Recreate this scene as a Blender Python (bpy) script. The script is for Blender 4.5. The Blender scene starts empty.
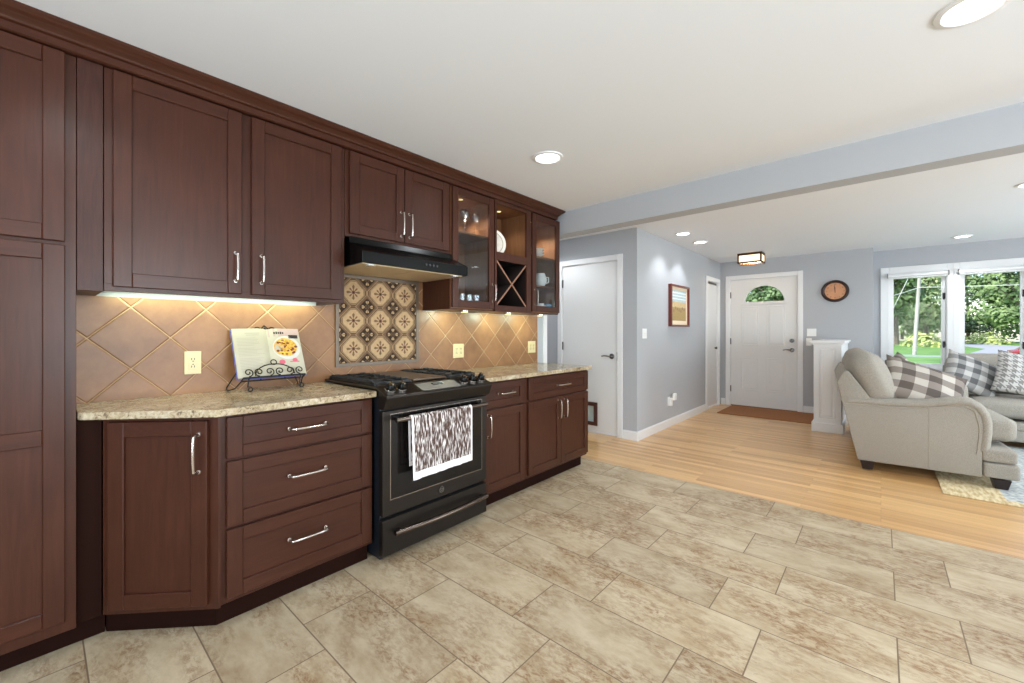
import bpy, bmesh, math, random
from mathutils import Vector, Matrix

random.seed(7)
SC = bpy.context.scene
COL = SC.collection
PI = math.pi

# ------------------------------------------------------------------ camera, world, sun, exposure
cam_d = bpy.data.cameras.new('camera')
cam = bpy.data.objects.new('camera', cam_d)
COL.objects.link(cam)
cam.location = (0, 0, 1.225)
cam.rotation_euler = (PI / 2, 0, math.atan(369 / 418))
cam_d.sensor_width = 36
cam_d.lens = 418 / 1024 * 36
cam_d.shift_y = -(341.5 - 332) / 1024
cam_d.clip_start = 0.05
cam_d.clip_end = 400
SC.camera = cam

SC.view_settings.view_transform = 'Standard'
SC.view_settings.look = 'None'
SC.view_settings.gamma = 1
SC.view_settings.use_curve_mapping = False
SC.view_settings.exposure = -0.20
SC.cycles.use_denoising = True
SC.cycles.max_bounces = 10
SC.cycles.diffuse_bounces = 5
SC.cycles.transparent_max_bounces = 12
SC.cycles.sample_clamp_indirect = 6
SC.cycles.caustics_reflective = False
SC.cycles.caustics_refractive = False

world = bpy.data.worlds.new('world')
SC.world = world
world.use_nodes = True
wn = world.node_tree
sky = wn.nodes.new('ShaderNodeTexSky')
sky.sky_type = 'NISHITA'
sky.sun_disc = False
sky.sun_elevation = math.radians(48)
sky.sun_rotation = math.radians(220)
wn.links.new(sky.outputs[0], wn.nodes['Background'].inputs[0])
wn.nodes['Background'].inputs[1].default_value = 0.45

sun_d = bpy.data.lights.new('sun', 'SUN')
sun_d.energy = 5.5
sun_d.angle = math.radians(2)
sun_d.color = (1, .95, .86)
sun = bpy.data.objects.new('sun', sun_d)
COL.objects.link(sun)
sun.rotation_euler = Vector((.42, .62, -.72)).to_track_quat('-Z', 'Y').to_euler()

DOWN_W = 9.0          # kitchen ceiling lamps
LIVE_W = 15.0          # living room ceiling lamps


def fill_light(name, loc, aim, sx, sy, power, color=(.82, .92, 1.0)):
    """added area fill lamp, set at an unseen window opening"""
    d = bpy.data.lights.new(name, 'AREA')
    d.shape = 'RECTANGLE'
    d.size, d.size_y = sx, sy
    d.energy = power
    d.color = color
    o = bpy.data.objects.new(name, d)
    COL.objects.link(o)
    o.location = loc
    o.rotation_euler = Vector(aim).to_track_quat('-Z', 'Z').to_euler()
    return o


fill_light('fill_area_right', (3.93, 1.1, 1.35), (-1, 0, 1.0), 2.3, 1.7, 250)  # added fill, tilted up to brighten the kitchen ceiling
fill_light('fill_area_back', (0.6, -2.43, 1.35), (-.9, 1, 1.6), 2.9, 1.8, 190)  # added fill from behind the camera, aimed mostly upward
fill_light('fill_area_living', (4.33, 5.6, 1.35), (-1, 0, .5), 2.2, 1.6, 175)  # added fill for the living room, source out of view


# ------------------------------------------------------------------ materials
def lin(c):
    return tuple(((x / 255) / 12.92 if x / 255 <= .04045 else ((x / 255 + .055) / 1.055) ** 2.4) for x in c)


def newmat(name):
    m = bpy.data.materials.new(name)
    m.use_nodes = True
    nt = m.node_tree
    return m, nt, nt.nodes['Principled BSDF']


def N(nt, t, **kw):
    n = nt.nodes.new(t)
    for k, v in kw.items():
        setattr(n, k, v)
    return n


def simple(name, rgb, rough=.5, metal=0., noise=0., nscale=8., bump=0., bscale=80., coat=0., spec=None):
    m, nt, b = newmat(name)
    c = lin(rgb)
    b.inputs['Base Color'].default_value = (*c, 1)
    b.inputs['Roughness'].default_value = rough
    b.inputs['Metallic'].default_value = metal
    b.inputs['Coat Weight'].default_value = coat
    b.inputs['Coat Roughness'].default_value = .15
    if spec is not None:
        b.inputs['Specular IOR Level'].default_value = spec
    tc = N(nt, 'ShaderNodeTexCoord')
    if noise:
        t = N(nt, 'ShaderNodeTexNoise')
        t.inputs['Scale'].default_value = nscale
        t.inputs['Detail'].default_value = 4
        nt.links.new(tc.outputs['Object'], t.inputs['Vector'])
        r = N(nt, 'ShaderNodeValToRGB')
        r.color_ramp.elements[0].position = .3
        r.color_ramp.elements[1].position = .7
        r.color_ramp.elements[0].color = (*[x * (1 - noise) for x in c], 1)
        r.color_ramp.elements[1].color = (*[min(1, x * (1 + noise)) for x in c], 1)
        nt.links.new(t.outputs[0], r.inputs[0])
        nt.links.new(r.outputs[0], b.inputs['Base Color'])
    if bump:
        t = N(nt, 'ShaderNodeTexNoise')
        t.inputs['Scale'].default_value = bscale
        t.inputs['Detail'].default_value = 3
        nt.links.new(tc.outputs['Object'], t.inputs['Vector'])
        bp = N(nt, 'ShaderNodeBump')
        bp.inputs['Strength'].default_value = bump
        bp.inputs['Distance'].default_value = .004
        nt.links.new(t.outputs[0], bp.inputs['Height'])
        nt.links.new(bp.outputs[0], b.inputs['Normal'])
    return m


def wood(name, dark, light, scale, rough=.33, coat=.14, amt=1.0):
    """fine-grained wood, grain stretched along the axis with the small scale"""
    m, nt, b = newmat(name)
    tc = N(nt, 'ShaderNodeTexCoord')
    mp = N(nt, 'ShaderNodeMapping')
    mp.inputs['Scale'].default_value = scale
    nt.links.new(tc.outputs['Object'], mp.inputs[0])
    t = N(nt, 'ShaderNodeTexNoise')
    t.inputs['Scale'].default_value = 1
    t.inputs['Detail'].default_value = 6
    t.inputs['Roughness'].default_value = .6
    t.inputs['Distortion'].default_value = .6
    nt.links.new(mp.outputs[0], t.inputs['Vector'])
    t2 = N(nt, 'ShaderNodeTexNoise')
    t2.inputs['Scale'].default_value = 5
    nt.links.new(tc.outputs['Object'], t2.inputs['Vector'])
    ad = N(nt, 'ShaderNodeMath', operation='MULTIPLY_ADD')
    ad.inputs[1].default_value = .30
    nt.links.new(t2.outputs[0], ad.inputs[0])
    mu = N(nt, 'ShaderNodeMath', operation='MULTIPLY')
    mu.inputs[1].default_value = .70
    nt.links.new(t.outputs[0], mu.inputs[0])
    nt.links.new(mu.outputs[0], ad.inputs[2])
    r = N(nt, 'ShaderNodeValToRGB')
    r.color_ramp.elements[0].position = .30
    r.color_ramp.elements[1].position = .70
    r.color_ramp.elements[0].color = (*lin(dark), 1)
    r.color_ramp.elements[1].color = (*lin(light), 1)
    nt.links.new(ad.outputs[0], r.inputs[0])
    nt.links.new(r.outputs[0], b.inputs['Base Color'])
    b.inputs['Roughness'].default_value = rough
    b.inputs['Coat Weight'].default_value = coat
    b.inputs['Coat Roughness'].default_value = .25
    b.inputs['Specular IOR Level'].default_value = .22
    return m


def emit(name, rgb, strength):
    m, nt, b = newmat(name)
    b.inputs['Base Color'].default_value = (*lin(rgb), 1)
    b.inputs['Emission Color'].default_value = (*lin(rgb), 1)
    b.inputs['Emission Strength'].default_value = strength
    return m


def pane_mat(name, tint=(255, 255, 255), ior=1.5):
    m, nt, b = newmat(name)
    nt.nodes.remove(b)
    out = nt.nodes['Material Output']
    tr = N(nt, 'ShaderNodeBsdfTransparent')
    tr.inputs[0].default_value = (*lin(tint), 1)
    gl = N(nt, 'ShaderNodeBsdfGlossy')
    gl.inputs['Roughness'].default_value = .02
    lw = N(nt, 'ShaderNodeLayerWeight')
    lw.inputs[0].default_value = .5
    pw = N(nt, 'ShaderNodeMath', operation='POWER')
    pw.inputs[1].default_value = 5
    nt.links.new(lw.outputs['Facing'], pw.inputs[0])
    f0 = ((ior - 1) / (ior + 1)) ** 2
    fr = N(nt, 'ShaderNodeMath', operation='MULTIPLY_ADD')
    fr.inputs[1].default_value = 1 - f0
    fr.inputs[2].default_value = f0
    nt.links.new(pw.outputs[0], fr.inputs[0])
    mx = N(nt, 'ShaderNodeMixShader')
    nt.links.new(fr.outputs[0], mx.inputs[0])
    nt.links.new(tr.outputs[0], mx.inputs[1])
    nt.links.new(gl.outputs[0], mx.inputs[2])
    nt.links.new(mx.outputs[0], out.inputs[0])
    return m


def glass_mat(name):
    m, nt, b = newmat(name)
    b.inputs['Base Color'].default_value = (1, 1, 1, 1)
    b.inputs['Roughness'].default_value = .02
    b.inputs['Transmission Weight'].default_value = 1
    b.inputs['IOR'].default_value = 1.45
    return m


def floor_tile_mat():
    m, nt, b = newmat('travertine_floor_tile')
    tc = N(nt, 'ShaderNodeTexCoord')
    mp = N(nt, 'ShaderNodeMapping')
    mp.inputs['Location'].default_value = (-.25 + .62 * 20, -3.51 + .3085 * 21, 0)
    nt.links.new(tc.outputs['Object'], mp.inputs[0])
    br = N(nt, 'ShaderNodeTexBrick')
    br.offset = .3258
    br.offset_frequency = 2
    br.inputs['Scale'].default_value = 1
    br.inputs['Brick Width'].default_value = .62
    br.inputs['Row Height'].default_value = .3085
    br.inputs['Mortar Size'].default_value = .0026
    br.inputs['Mortar Smooth'].default_value = .1
    br.inputs['Bias'].default_value = 0
    br.inputs['Color1'].default_value = (0, 0, 0, 1)
    br.inputs['Color2'].default_value = (1, 1, 1, 1)
    br.inputs['Mortar'].default_value = (.5, .5, .5, 1)
    nt.links.new(mp.outputs[0], br.inputs['Vector'])
    # stains: offset the noise per tile by the brick's random value
    off = N(nt, 'ShaderNodeVectorMath', operation='MULTIPLY_ADD')
    off.inputs[1].default_value = (7, 5, 9)
    nt.links.new(br.outputs['Color'], off.inputs[0])
    nt.links.new(tc.outputs['Object'], off.inputs[2])
    mp2 = N(nt, 'ShaderNodeMapping')
    mp2.inputs['Scale'].default_value = (1, 2.0, 1)
    nt.links.new(off.outputs[0], mp2.inputs[0])
    def ns(scale, detail, rough, dist, vec):
        k = N(nt, 'ShaderNodeTexNoise')
        k.inputs['Scale'].default_value = scale
        k.inputs['Detail'].default_value = detail
        k.inputs['Roughness'].default_value = rough
        k.inputs['Distortion'].default_value = dist
        nt.links.new(vec, k.inputs['Vector'])
        return k

    def ramp(src, p0, p1, c0, c1):
        k = N(nt, 'ShaderNodeValToRGB')
        k.color_ramp.elements[0].position = p0
        k.color_ramp.elements[1].position = p1
        k.color_ramp.elements[0].color = c0
        k.color_ramp.elements[1].color = c1
        nt.links.new(src, k.inputs[0])
        return k

    def mul(a, c):
        k = N(nt, 'ShaderNodeMath', operation='MULTIPLY')
        nt.links.new(a, k.inputs[0])
        if isinstance(c, float):
            k.inputs[1].default_value = c
        else:
            nt.links.new(c, k.inputs[1])
        return k.outputs[0]
    g = lambda x: (x, x, x, 1)
    n1 = ns(4.0, 10, .7, .2, mp2.outputs[0])
    base = ramp(n1.outputs[0], .34, .64, (*lin((172, 151, 120)), 1), (*lin((200, 184, 156)), 1))
    patch = ramp(ns(2.3, 4, .6, .4, mp2.outputs[0]).outputs[0], .40, .60, g(0), g(1))
    n2 = ns(26, 10, .76, .5, mp2.outputs[0])
    fleck = ramp(n2.outputs[0], .45, .58, g(.12), g(.9))
    pits = ramp(n2.outputs[0], .66, .70, g(0), g(.55))
    mx0 = N(nt, 'ShaderNodeMixRGB')
    mx0.inputs[2].default_value = (*lin((134, 100, 68)), 1)
    nt.links.new(mul(patch.outputs[0], fleck.outputs[0]), mx0.inputs[0])
    nt.links.new(base.outputs[0], mx0.inputs[1])
    mx = N(nt, 'ShaderNodeMixRGB')
    mx.inputs[2].default_value = (*lin((104, 76, 54)), 1)
    nt.links.new(pits.outputs[0], mx.inputs[0])
    nt.links.new(mx0.outputs[0], mx.inputs[1])
    # per tile tone
    bw = N(nt, 'ShaderNodeMapRange')
    bw.inputs['To Min'].default_value = .90
    bw.inputs['To Max'].default_value = 1.06
    nt.links.new(br.outputs['Color'], bw.inputs[0])
    mt = N(nt, 'ShaderNodeMixRGB', blend_type='MULTIPLY')
    mt.inputs[0].default_value = 1
    nt.links.new(mx.outputs[0], mt.inputs[1])
    nt.links.new(bw.outputs[0], mt.inputs[2])
    mg = N(nt, 'ShaderNodeMixRGB')
    mg.inputs[2].default_value = (*lin((118, 98, 76)), 1)
    nt.links.new(br.outputs['Fac'], mg.inputs[0])
    nt.links.new(mt.outputs[0], mg.inputs[1])
    nt.links.new(mg.outputs[0], b.inputs['Base Color'])
    b.inputs['Roughness'].default_value = .5
    b.inputs['Specular IOR Level'].default_value = .35
    bp = N(nt, 'ShaderNodeBump', invert=True)
    bp.inputs['Strength'].default_value = .5
    bp.inputs['Distance'].default_value = .002
    nt.links.new(br.outputs['Fac'], bp.inputs['Height'])
    bp2 = N(nt, 'ShaderNodeBump')
    bp2.inputs['Strength'].default_value = .15
    bp2.inputs['Distance'].default_value = .004
    nt.links.new(n2.outputs[0], bp2.inputs['Height'])
    nt.links.new(bp.outputs[0], bp2.inputs['Normal'])
    nt.links.new(bp2.outputs[0], b.inputs['Normal'])
    return m


def plank_mat():
    m, nt, b = newmat('oak_strip_floor')
    tc = N(nt, 'ShaderNodeTexCoord')
    br = N(nt, 'ShaderNodeTexBrick')
    br.offset = .37
    br.offset_frequency = 3
    br.inputs['Scale'].default_value = 1
    br.inputs['Brick Width'].default_value = 1.15
    br.inputs['Row Height'].default_value = .058
    br.inputs['Mortar Size'].default_value = .0006
    br.inputs['Color1'].default_value = (0, 0, 0, 1)
    br.inputs['Color2'].default_value = (1, 1, 1, 1)
    br.inputs['Mortar'].default_value = (0, 0, 0, 1)
    mpb = N(nt, 'ShaderNodeMapping')
    mpb.inputs['Location'].default_value = (11.5, 0.29, 0)
    nt.links.new(tc.outputs['Object'], mpb.inputs[0])
    nt.links.new(mpb.outputs[0], br.inputs['Vector'])
    off = N(nt, 'ShaderNodeVectorMath', operation='MULTIPLY_ADD')
    off.inputs[1].default_value = (5, 3, 4)
    nt.links.new(br.outputs['Color'], off.inputs[0])
    nt.links.new(tc.outputs['Object'], off.inputs[2])
    mp = N(nt, 'ShaderNodeMapping')
    mp.inputs['Scale'].default_value = (2.2, 42, 1)
    nt.links.new(off.outputs[0], mp.inputs[0])
    n = N(nt, 'ShaderNodeTexNoise')
    n.inputs['Scale'].default_value = 1
    n.inputs['Detail'].default_value = 5
    n.inputs['Distortion'].default_value = .5
    nt.links.new(mp.outputs[0], n.inputs['Vector'])
    ma = N(nt, 'ShaderNodeMath', operation='MULTIPLY_ADD')
    ma.inputs[1].default_value = .42
    nt.links.new(br.outputs['Color'], ma.inputs[0])
    mh = N(nt, 'ShaderNodeMath', operation='MULTIPLY')
    mh.inputs[1].default_value = .58
    nt.links.new(n.outputs[0], mh.inputs[0])
    nt.links.new(mh.outputs[0], ma.inputs[2])
    r = N(nt, 'ShaderNodeValToRGB')
    e = r.color_ramp.elements
    e[0].position = .18
    e[0].color = (*lin((186, 137, 86)), 1)
    e[1].position = .72
    e[1].color = (*lin((226, 182, 124)), 1)
    nt.links.new(ma.outputs[0], r.inputs[0])
    mg = N(nt, 'ShaderNodeMixRGB')
    mg.inputs[2].default_value = (*lin((150, 100, 60)), 1)
    nt.links.new(br.outputs['Fac'], mg.inputs[0])
    nt.links.new(r.outputs[0], mg.inputs[1])
    nt.links.new(mg.outputs[0], b.inputs['Base Color'])
    b.inputs['Roughness'].default_value = .28
    b.inputs['Coat Weight'].default_value = .18
    b.inputs['Coat Roughness'].default_value = .18
    return m


def splash_mat():
    """beige stone tiles laid on the diagonal; nodes of the pattern at (y .284, z 1.20)"""
    m, nt, b = newmat('diagonal_stone_tile')
    tc = N(nt, 'ShaderNodeTexCoord')
    sp = N(nt, 'ShaderNodeSeparateXYZ')
    nt.links.new(tc.outputs['Object'], sp.inputs[0])

    def mth(op, a, c, v=None):
        k = N(nt, 'ShaderNodeMath', operation=op)
        for i, q in enumerate((a, c) if v is None else (a, c, v)):
            if isinstance(q, (int, float)):
                k.inputs[i].default_value = q
            else:
                nt.links.new(q, k.inputs[i])
        return k.outputs[0]
    S = .2875
    y = mth('SUBTRACT', sp.outputs['Y'], .284 + S / 2)
    z = mth('SUBTRACT', sp.outputs['Z'], 1.197)
    a = mth('DIVIDE', mth('ADD', y, z), S)
    c = mth('DIVIDE', mth('SUBTRACT', y, z), S)
    fa = mth('ABSOLUTE', mth('SUBTRACT', mth('FRACT', a, 0), .5), 0)
    fc = mth('ABSOLUTE', mth('SUBTRACT', mth('FRACT', c, 0), .5), 0)
    mx = mth('MAXIMUM', fa, fc)
    g = mth('GREATER_THAN', mx, .5 - .0022 / .2033)
    cv = N(nt, 'ShaderNodeCombineXYZ')
    nt.links.new(mth('FLOOR', a, 0), cv.inputs[0])
    nt.links.new(mth('FLOOR', c, 0), cv.inputs[1])
    wn_ = N(nt, 'ShaderNodeTexWhiteNoise')
    nt.links.new(cv.outputs[0], wn_.inputs[0])
    n = N(nt, 'ShaderNodeTexNoise')
    n.inputs['Scale'].default_value = 9
    n.inputs['Detail'].default_value = 8
    n.inputs['Roughness'].default_value = .65
    nt.links.new(tc.outputs['Object'], n.inputs['Vector'])
    v = mth('MULTIPLY_ADD', wn_.outputs[0], .22, mth('MULTIPLY', n.outputs[0], .8))
    r = N(nt, 'ShaderNodeValToRGB')
    e = r.color_ramp.elements
    e[0].position = .3
    e[0].color = (*lin((124, 84, 52)), 1)
    e[1].position = .75
    e[1].color = (*lin((158, 113, 74)), 1)
    nt.links.new(v, r.inputs[0])
    mg = N(nt, 'ShaderNodeMixRGB')
    mg.inputs[2].default_value = (*lin((178, 146, 110)), 1)
    nt.links.new(g, mg.inputs[0])
    nt.links.new(r.outputs[0], mg.inputs[1])
    nt.links.new(mg.outputs[0], b.inputs['Base Color'])
    b.inputs['Roughness'].default_value = .38
    bp = N(nt, 'ShaderNodeBump', invert=True)
    bp.inputs['Strength'].default_value = .8
    bp.inputs['Distance'].default_value = .003
    sm = N(nt, 'ShaderNodeMapRange')
    sm.inputs['From Min'].default_value = .47
    sm.inputs['From Max'].default_value = .495
    nt.links.new(mx, sm.inputs[0])
    nt.links.new(sm.outputs[0], bp.inputs['Height'])
    nt.links.new(bp.outputs[0], b.inputs['Normal'])
    return m


def granite_mat():
    m, nt, b = newmat('speckled_granite')
    tc = N(nt, 'ShaderNodeTexCoord')
    n = N(nt, 'ShaderNodeTexNoise')
    n.inputs['Scale'].default_value = 46
    n.inputs['Detail'].default_value = 7
    n.inputs['Roughness'].default_value = .72
    n.inputs['Distortion'].default_value = 1.2
    nt.links.new(tc.outputs['Object'], n.inputs['Vector'])
    r = N(nt, 'ShaderNodeValToRGB')
    e = r.color_ramp.elements
    e[0].position = .33
    e[0].color = (*lin((72, 62, 54)), 1)
    e[1].position = .72
    e[1].color = (*lin((222, 214, 198)), 1)
    for p, c in ((.40, (132, 114, 92)), (.46, (176, 160, 132)), (.56, (200, 186, 160))):
        x = e.new(p)
        x.color = (*lin(c), 1)
    nt.links.new(n.outputs[0], r.inputs[0])
    n2 = N(nt, 'ShaderNodeTexNoise')
    n2.inputs['Scale'].default_value = 7
    n2.inputs['Detail'].default_value = 4
    nt.links.new(tc.outputs['Object'], n2.inputs['Vector'])
    r2 = N(nt, 'ShaderNodeValToRGB')
    r2.color_ramp.elements[0].position = .4
    r2.color_ramp.elements[0].color = (.72, .66, .58, 1)
    r2.color_ramp.elements[1].position = .65
    r2.color_ramp.elements[1].color = (1, 1, 1, 1)
    nt.links.new(n2.outputs[0], r2.inputs[0])
    mu = N(nt, 'ShaderNodeMixRGB', blend_type='MULTIPLY')
    mu.inputs[0].default_value = 1
    nt.links.new(r.outputs[0], mu.inputs[1])
    nt.links.new(r2.outputs[0], mu.inputs[2])
    nt.links.new(mu.outputs[0], b.inputs['Base Color'])
    b.inputs['Roughness'].default_value = .16
    return m


def fabric(name, c1, c2, scale=260, rough=.95):
    m, nt, b = newmat(name)
    tc = N(nt, 'ShaderNodeTexCoord')
    n = N(nt, 'ShaderNodeTexNoise')
    n.inputs['Scale'].default_value = scale
    n.inputs['Detail'].default_value = 2
    nt.links.new(tc.outputs['Object'], n.inputs['Vector'])
    r = N(nt, 'ShaderNodeValToRGB')
    r.color_ramp.elements[0].position = .35
    r.color_ramp.elements[1].position = .65
    r.color_ramp.elements[0].color = (*lin(c1), 1)
    r.color_ramp.elements[1].color = (*lin(c2), 1)
    nt.links.new(n.outputs[0], r.inputs[0])
    nt.links.new(r.outputs[0], b.inputs['Base Color'])
    b.inputs['Roughness'].default_value = rough
    b.inputs['Specular IOR Level'].default_value = .2
    bp = N(nt, 'ShaderNodeBump')
    bp.inputs['Strength'].default_value = .3
    bp.inputs['Distance'].default_value = .002
    nt.links.new(n.outputs[0], bp.inputs['Height'])
    nt.links.new(bp.outputs[0], b.inputs['Normal'])
    return m


def check_mat(name, light, mid, dark, n):
    """woven buffalo check from the pillow's own UV"""
    m, nt, b = newmat(name)
    tc = N(nt, 'ShaderNodeTexCoord')
    mp = N(nt, 'ShaderNodeMapping')
    mp.inputs['Scale'].default_value = (n, n, 1)
    nt.links.new(tc.outputs['UV'], mp.inputs[0])
    sp = N(nt, 'ShaderNodeSeparateXYZ')
    nt.links.new(mp.outputs[0], sp.inputs[0])
    outs = []
    for k in ('X', 'Y'):
        fr = N(nt, 'ShaderNodeMath', operation='FRACT')
        nt.links.new(sp.outputs[k], fr.inputs[0])
        g = N(nt, 'ShaderNodeMath', operation='GREATER_THAN')
        g.inputs[1].default_value = .5
        nt.links.new(fr.outputs[0], g.inputs[0])
        outs.append(g.outputs[0])
    ad = N(nt, 'ShaderNodeMath', operation='ADD')
    nt.links.new(outs[0], ad.inputs[0])
    nt.links.new(outs[1], ad.inputs[1])
    hf = N(nt, 'ShaderNodeMath', operation='MULTIPLY')
    hf.inputs[1].default_value = .5
    nt.links.new(ad.outputs[0], hf.inputs[0])
    r = N(nt, 'ShaderNodeValToRGB')
    r.color_ramp.interpolation = 'CONSTANT'
    e = r.color_ramp.elements
    e[0].position = 0
    e[0].color = (*lin(light), 1)
    e[1].position = .8
    e[1].color = (*lin(dark), 1)
    x = e.new(.3)
    x.color = (*lin(mid), 1)
    nt.links.new(hf.outputs[0], r.inputs[0])
    nt.links.new(r.outputs[0], b.inputs['Base Color'])
    b.inputs['Roughness'].default_value = .95
    return m


def houndstooth_mat(name, light, dark, n):
    m, nt, b = newmat(name)
    tc = N(nt, 'ShaderNodeTexCoord')
    mp = N(nt, 'ShaderNodeMapping')
    mp.inputs['Scale'].default_value = (n, n, 1)
    nt.links.new(tc.outputs['UV'], mp.inputs[0])
    sp = N(nt, 'ShaderNodeSeparateXYZ')
    nt.links.new(mp.outputs[0], sp.inputs[0])

    def mth(op, a, c):
        k = N(nt, 'ShaderNodeMath', operation=op)
        for i, q in enumerate((a, c)):
            if isinstance(q, (int, float)):
                k.inputs[i].default_value = q
            else:
                nt.links.new(q, k.inputs[i])
        return k.outputs[0]
    u, v = sp.outputs['X'], sp.outputs['Y']
    a = mth('GREATER_THAN', mth('FRACT', u, 0), .5)
    c = mth('GREATER_THAN', mth('FRACT', v, 0), .5)
    st = mth('GREATER_THAN', mth('FRACT', mth('MULTIPLY', mth('ADD', u, v), 2), 0), .5)
    both = mth('MULTIPLY', a, c)
    one = mth('SUBTRACT', mth('ADD', a, c), mth('MULTIPLY', both, 2))
    f = mth('ADD', both, mth('MULTIPLY', one, st))
    mx = N(nt, 'ShaderNodeMixRGB')
    mx.inputs[1].default_value = (*lin(light), 1)
    mx.inputs[2].default_value = (*lin(dark), 1)
    nt.links.new(f, mx.inputs[0])
    nt.links.new(mx.outputs[0], b.inputs['Base Color'])
    b.inputs['Roughness'].default_value = .95
    return m


def towel_mat():
    m, nt, b = newmat('streaked_towel')
    tc = N(nt, 'ShaderNodeTexCoord')
    mp = N(nt, 'ShaderNodeMapping')
    mp.inputs['Scale'].default_value = (150, 150, 22)
    nt.links.new(tc.outputs['Object'], mp.inputs[0])
    n = N(nt, 'ShaderNodeTexNoise')
    n.inputs['Scale'].default_value = 1
    n.inputs['Detail'].default_value = 3
    nt.links.new(mp.outputs[0], n.inputs['Vector'])
    r = N(nt, 'ShaderNodeValToRGB')
    e = r.color_ramp.elements
    e[0].position = .49
    e[0].color = (*lin((80, 58, 50)), 1)
    e[1].position = .64
    e[1].color = (*lin((235, 228, 224)), 1)
    nt.links.new(n.outputs[0], r.inputs[0])
    nt.links.new(r.outputs[0], b.inputs['Base Color'])
    b.inputs['Roughness'].default_value = 1
    return m


def rug_mat():
    m, nt, b = newmat('woven_rug')
    tc = N(nt, 'ShaderNodeTexCoord')

    def tex(scale, c0, c1):
        mp = N(nt, 'ShaderNodeMapping')
        mp.inputs['Scale'].default_value = scale
        nt.links.new(tc.outputs['Object'], mp.inputs[0])
        n = N(nt, 'ShaderNodeTexNoise')
        n.inputs['Scale'].default_value = 1
        n.inputs['Detail'].default_value = 4
        nt.links.new(mp.outputs[0], n.inputs['Vector'])
        r = N(nt, 'ShaderNodeValToRGB')
        r.color_ramp.elements[0].position = .36
        r.color_ramp.elements[1].position = .6
        r.color_ramp.elements[0].color = (*lin(c0), 1)
        r.color_ramp.elements[1].color = (*lin(c1), 1)
        nt.links.new(n.outputs[0], r.inputs[0])
        return r.outputs[0]
    border = tex((46, 12, 1), (190, 162, 116), (224, 208, 168))
    field = tex((30, 34, 1), (142, 152, 160), (208, 208, 200))
    sp = N(nt, 'ShaderNodeSeparateXYZ')
    nt.links.new(tc.outputs['Object'], sp.inputs[0])
    fx = N(nt, 'ShaderNodeMath', operation='GREATER_THAN')
    fx.inputs[1].default_value = -.82
    nt.links.new(sp.outputs['X'], fx.inputs[0])
    fy = N(nt, 'ShaderNodeMath', operation='GREATER_THAN')
    fy.inputs[1].default_value = -.98
    nt.links.new(sp.outputs['Y'], fy.inputs[0])
    fm = N(nt, 'ShaderNodeMath', operation='MULTIPLY')
    nt.links.new(fx.outputs[0], fm.inputs[0])
    nt.links.new(fy.outputs[0], fm.inputs[1])
    mx = N(nt, 'ShaderNodeMixRGB')
    nt.links.new(fm.outputs[0], mx.inputs[0])
    nt.links.new(border, mx.inputs[1])
    nt.links.new(field, mx.inputs[2])
    nt.links.new(mx.outputs[0], b.inputs['Base Color'])
    b.inputs['Roughness'].default_value = 1
    return m


def leaf_mat(name, dark, light, scale=.9):
    m, nt, b = newmat(name)
    tc = N(nt, 'ShaderNodeTexCoord')
    n = N(nt, 'ShaderNodeTexNoise')
    n.inputs['Scale'].default_value = scale
    n.inputs['Detail'].default_value = 5
    nt.links.new(tc.outputs['Object'], n.inputs['Vector'])
    r = N(nt, 'ShaderNodeValToRGB')
    r.color_ramp.elements[0].position = .35
    r.color_ramp.elements[1].position = .65
    r.color_ramp.elements[0].color = (*lin(dark), 1)
    r.color_ramp.elements[1].color = (*lin(light), 1)
    nt.links.new(n.outputs[0], r.inputs[0])
    nt.links.new(r.outputs[0], b.inputs['Base Color'])
    b.inputs['Roughness'].default_value = .7
    return m


CD, CL = (55, 28, 18), (74, 40, 27)
WV = wood('cherry_wood_upright', CD, CL, (55, 55, 4))
WH = wood('cherry_wood_level', CD, CL, (55, 4, 55))
WOAK = wood('cherry_wood_filler', (44, 23, 18), (74, 42, 33), (90, 90, 7), rough=.4, coat=.1)
WIN = wood('cabinet_inside_wood', (112, 76, 50), (140, 98, 66), (40, 40, 4), rough=.5, coat=0)
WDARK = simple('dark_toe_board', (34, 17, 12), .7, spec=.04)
WSHADE = simple('rack_shade_inside', (30, 18, 14), .7)  # shade inside the wine rack, put into the colour
NICKEL = simple('brushed_nickel', (205, 196, 188), .22, 1)
STEEL = simple('dark_stainless', (112, 100, 92), .26, 1)
BLACKSS = simple('black_stainless', (54, 49, 45), .33, .8)
BLACKG = simple('black_gloss', (6, 6, 6), .25, spec=.2)
BLACKM = simple('cast_iron', (20, 20, 21), .5)
BLUEBLK = simple('range_side_enamel', (26, 30, 36), .35)
OVENGL = simple('oven_glass', (22, 19, 17), .14, spec=.3)
FILTER = simple('hood_filter', (206, 184, 148), .45, .3)
WALLP = simple('blue_grey_wall_paint', (180, 182, 186), .75, bump=.05, bscale=300, spec=.2)
CEILP = simple('ceiling_paint', (236, 239, 243), .85, spec=.1)
TRIM = simple('white_trim_paint', (232, 232, 232), .4)
DOORP = simple('white_door_paint', (224, 223, 222), .45)
PLASTIC = simple('ivory_plastic', (216, 200, 152), .35)
WPLASTIC = simple('white_plastic', (240, 240, 238), .35)
DARKSLOT = simple('dark_slot', (40, 34, 30), .6)
IRON = simple('wrought_iron', (24, 22, 22), .45, .4)
PAPER = simple('book_paper', (178, 172, 154), .8)
INK = simple('print_grey', (166, 160, 146), .9)
INKD = simple('print_dark', (40, 32, 34), .8)
BOOKBLUE = simple('book_cover_blue', (84, 94, 170), .5)
MAUVE = simple('photo_mauve', (176, 152, 148), .8)
DISHW = simple('photo_dish_white', (196, 194, 188), .6)
FOODA = simple('photo_food_gold', (216, 164, 66), .7, noise=.4, nscale=90)
FOODB = simple('photo_food_brown', (110, 52, 30), .7)
ROSE = simple('photo_rose', (196, 92, 110), .7)
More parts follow.
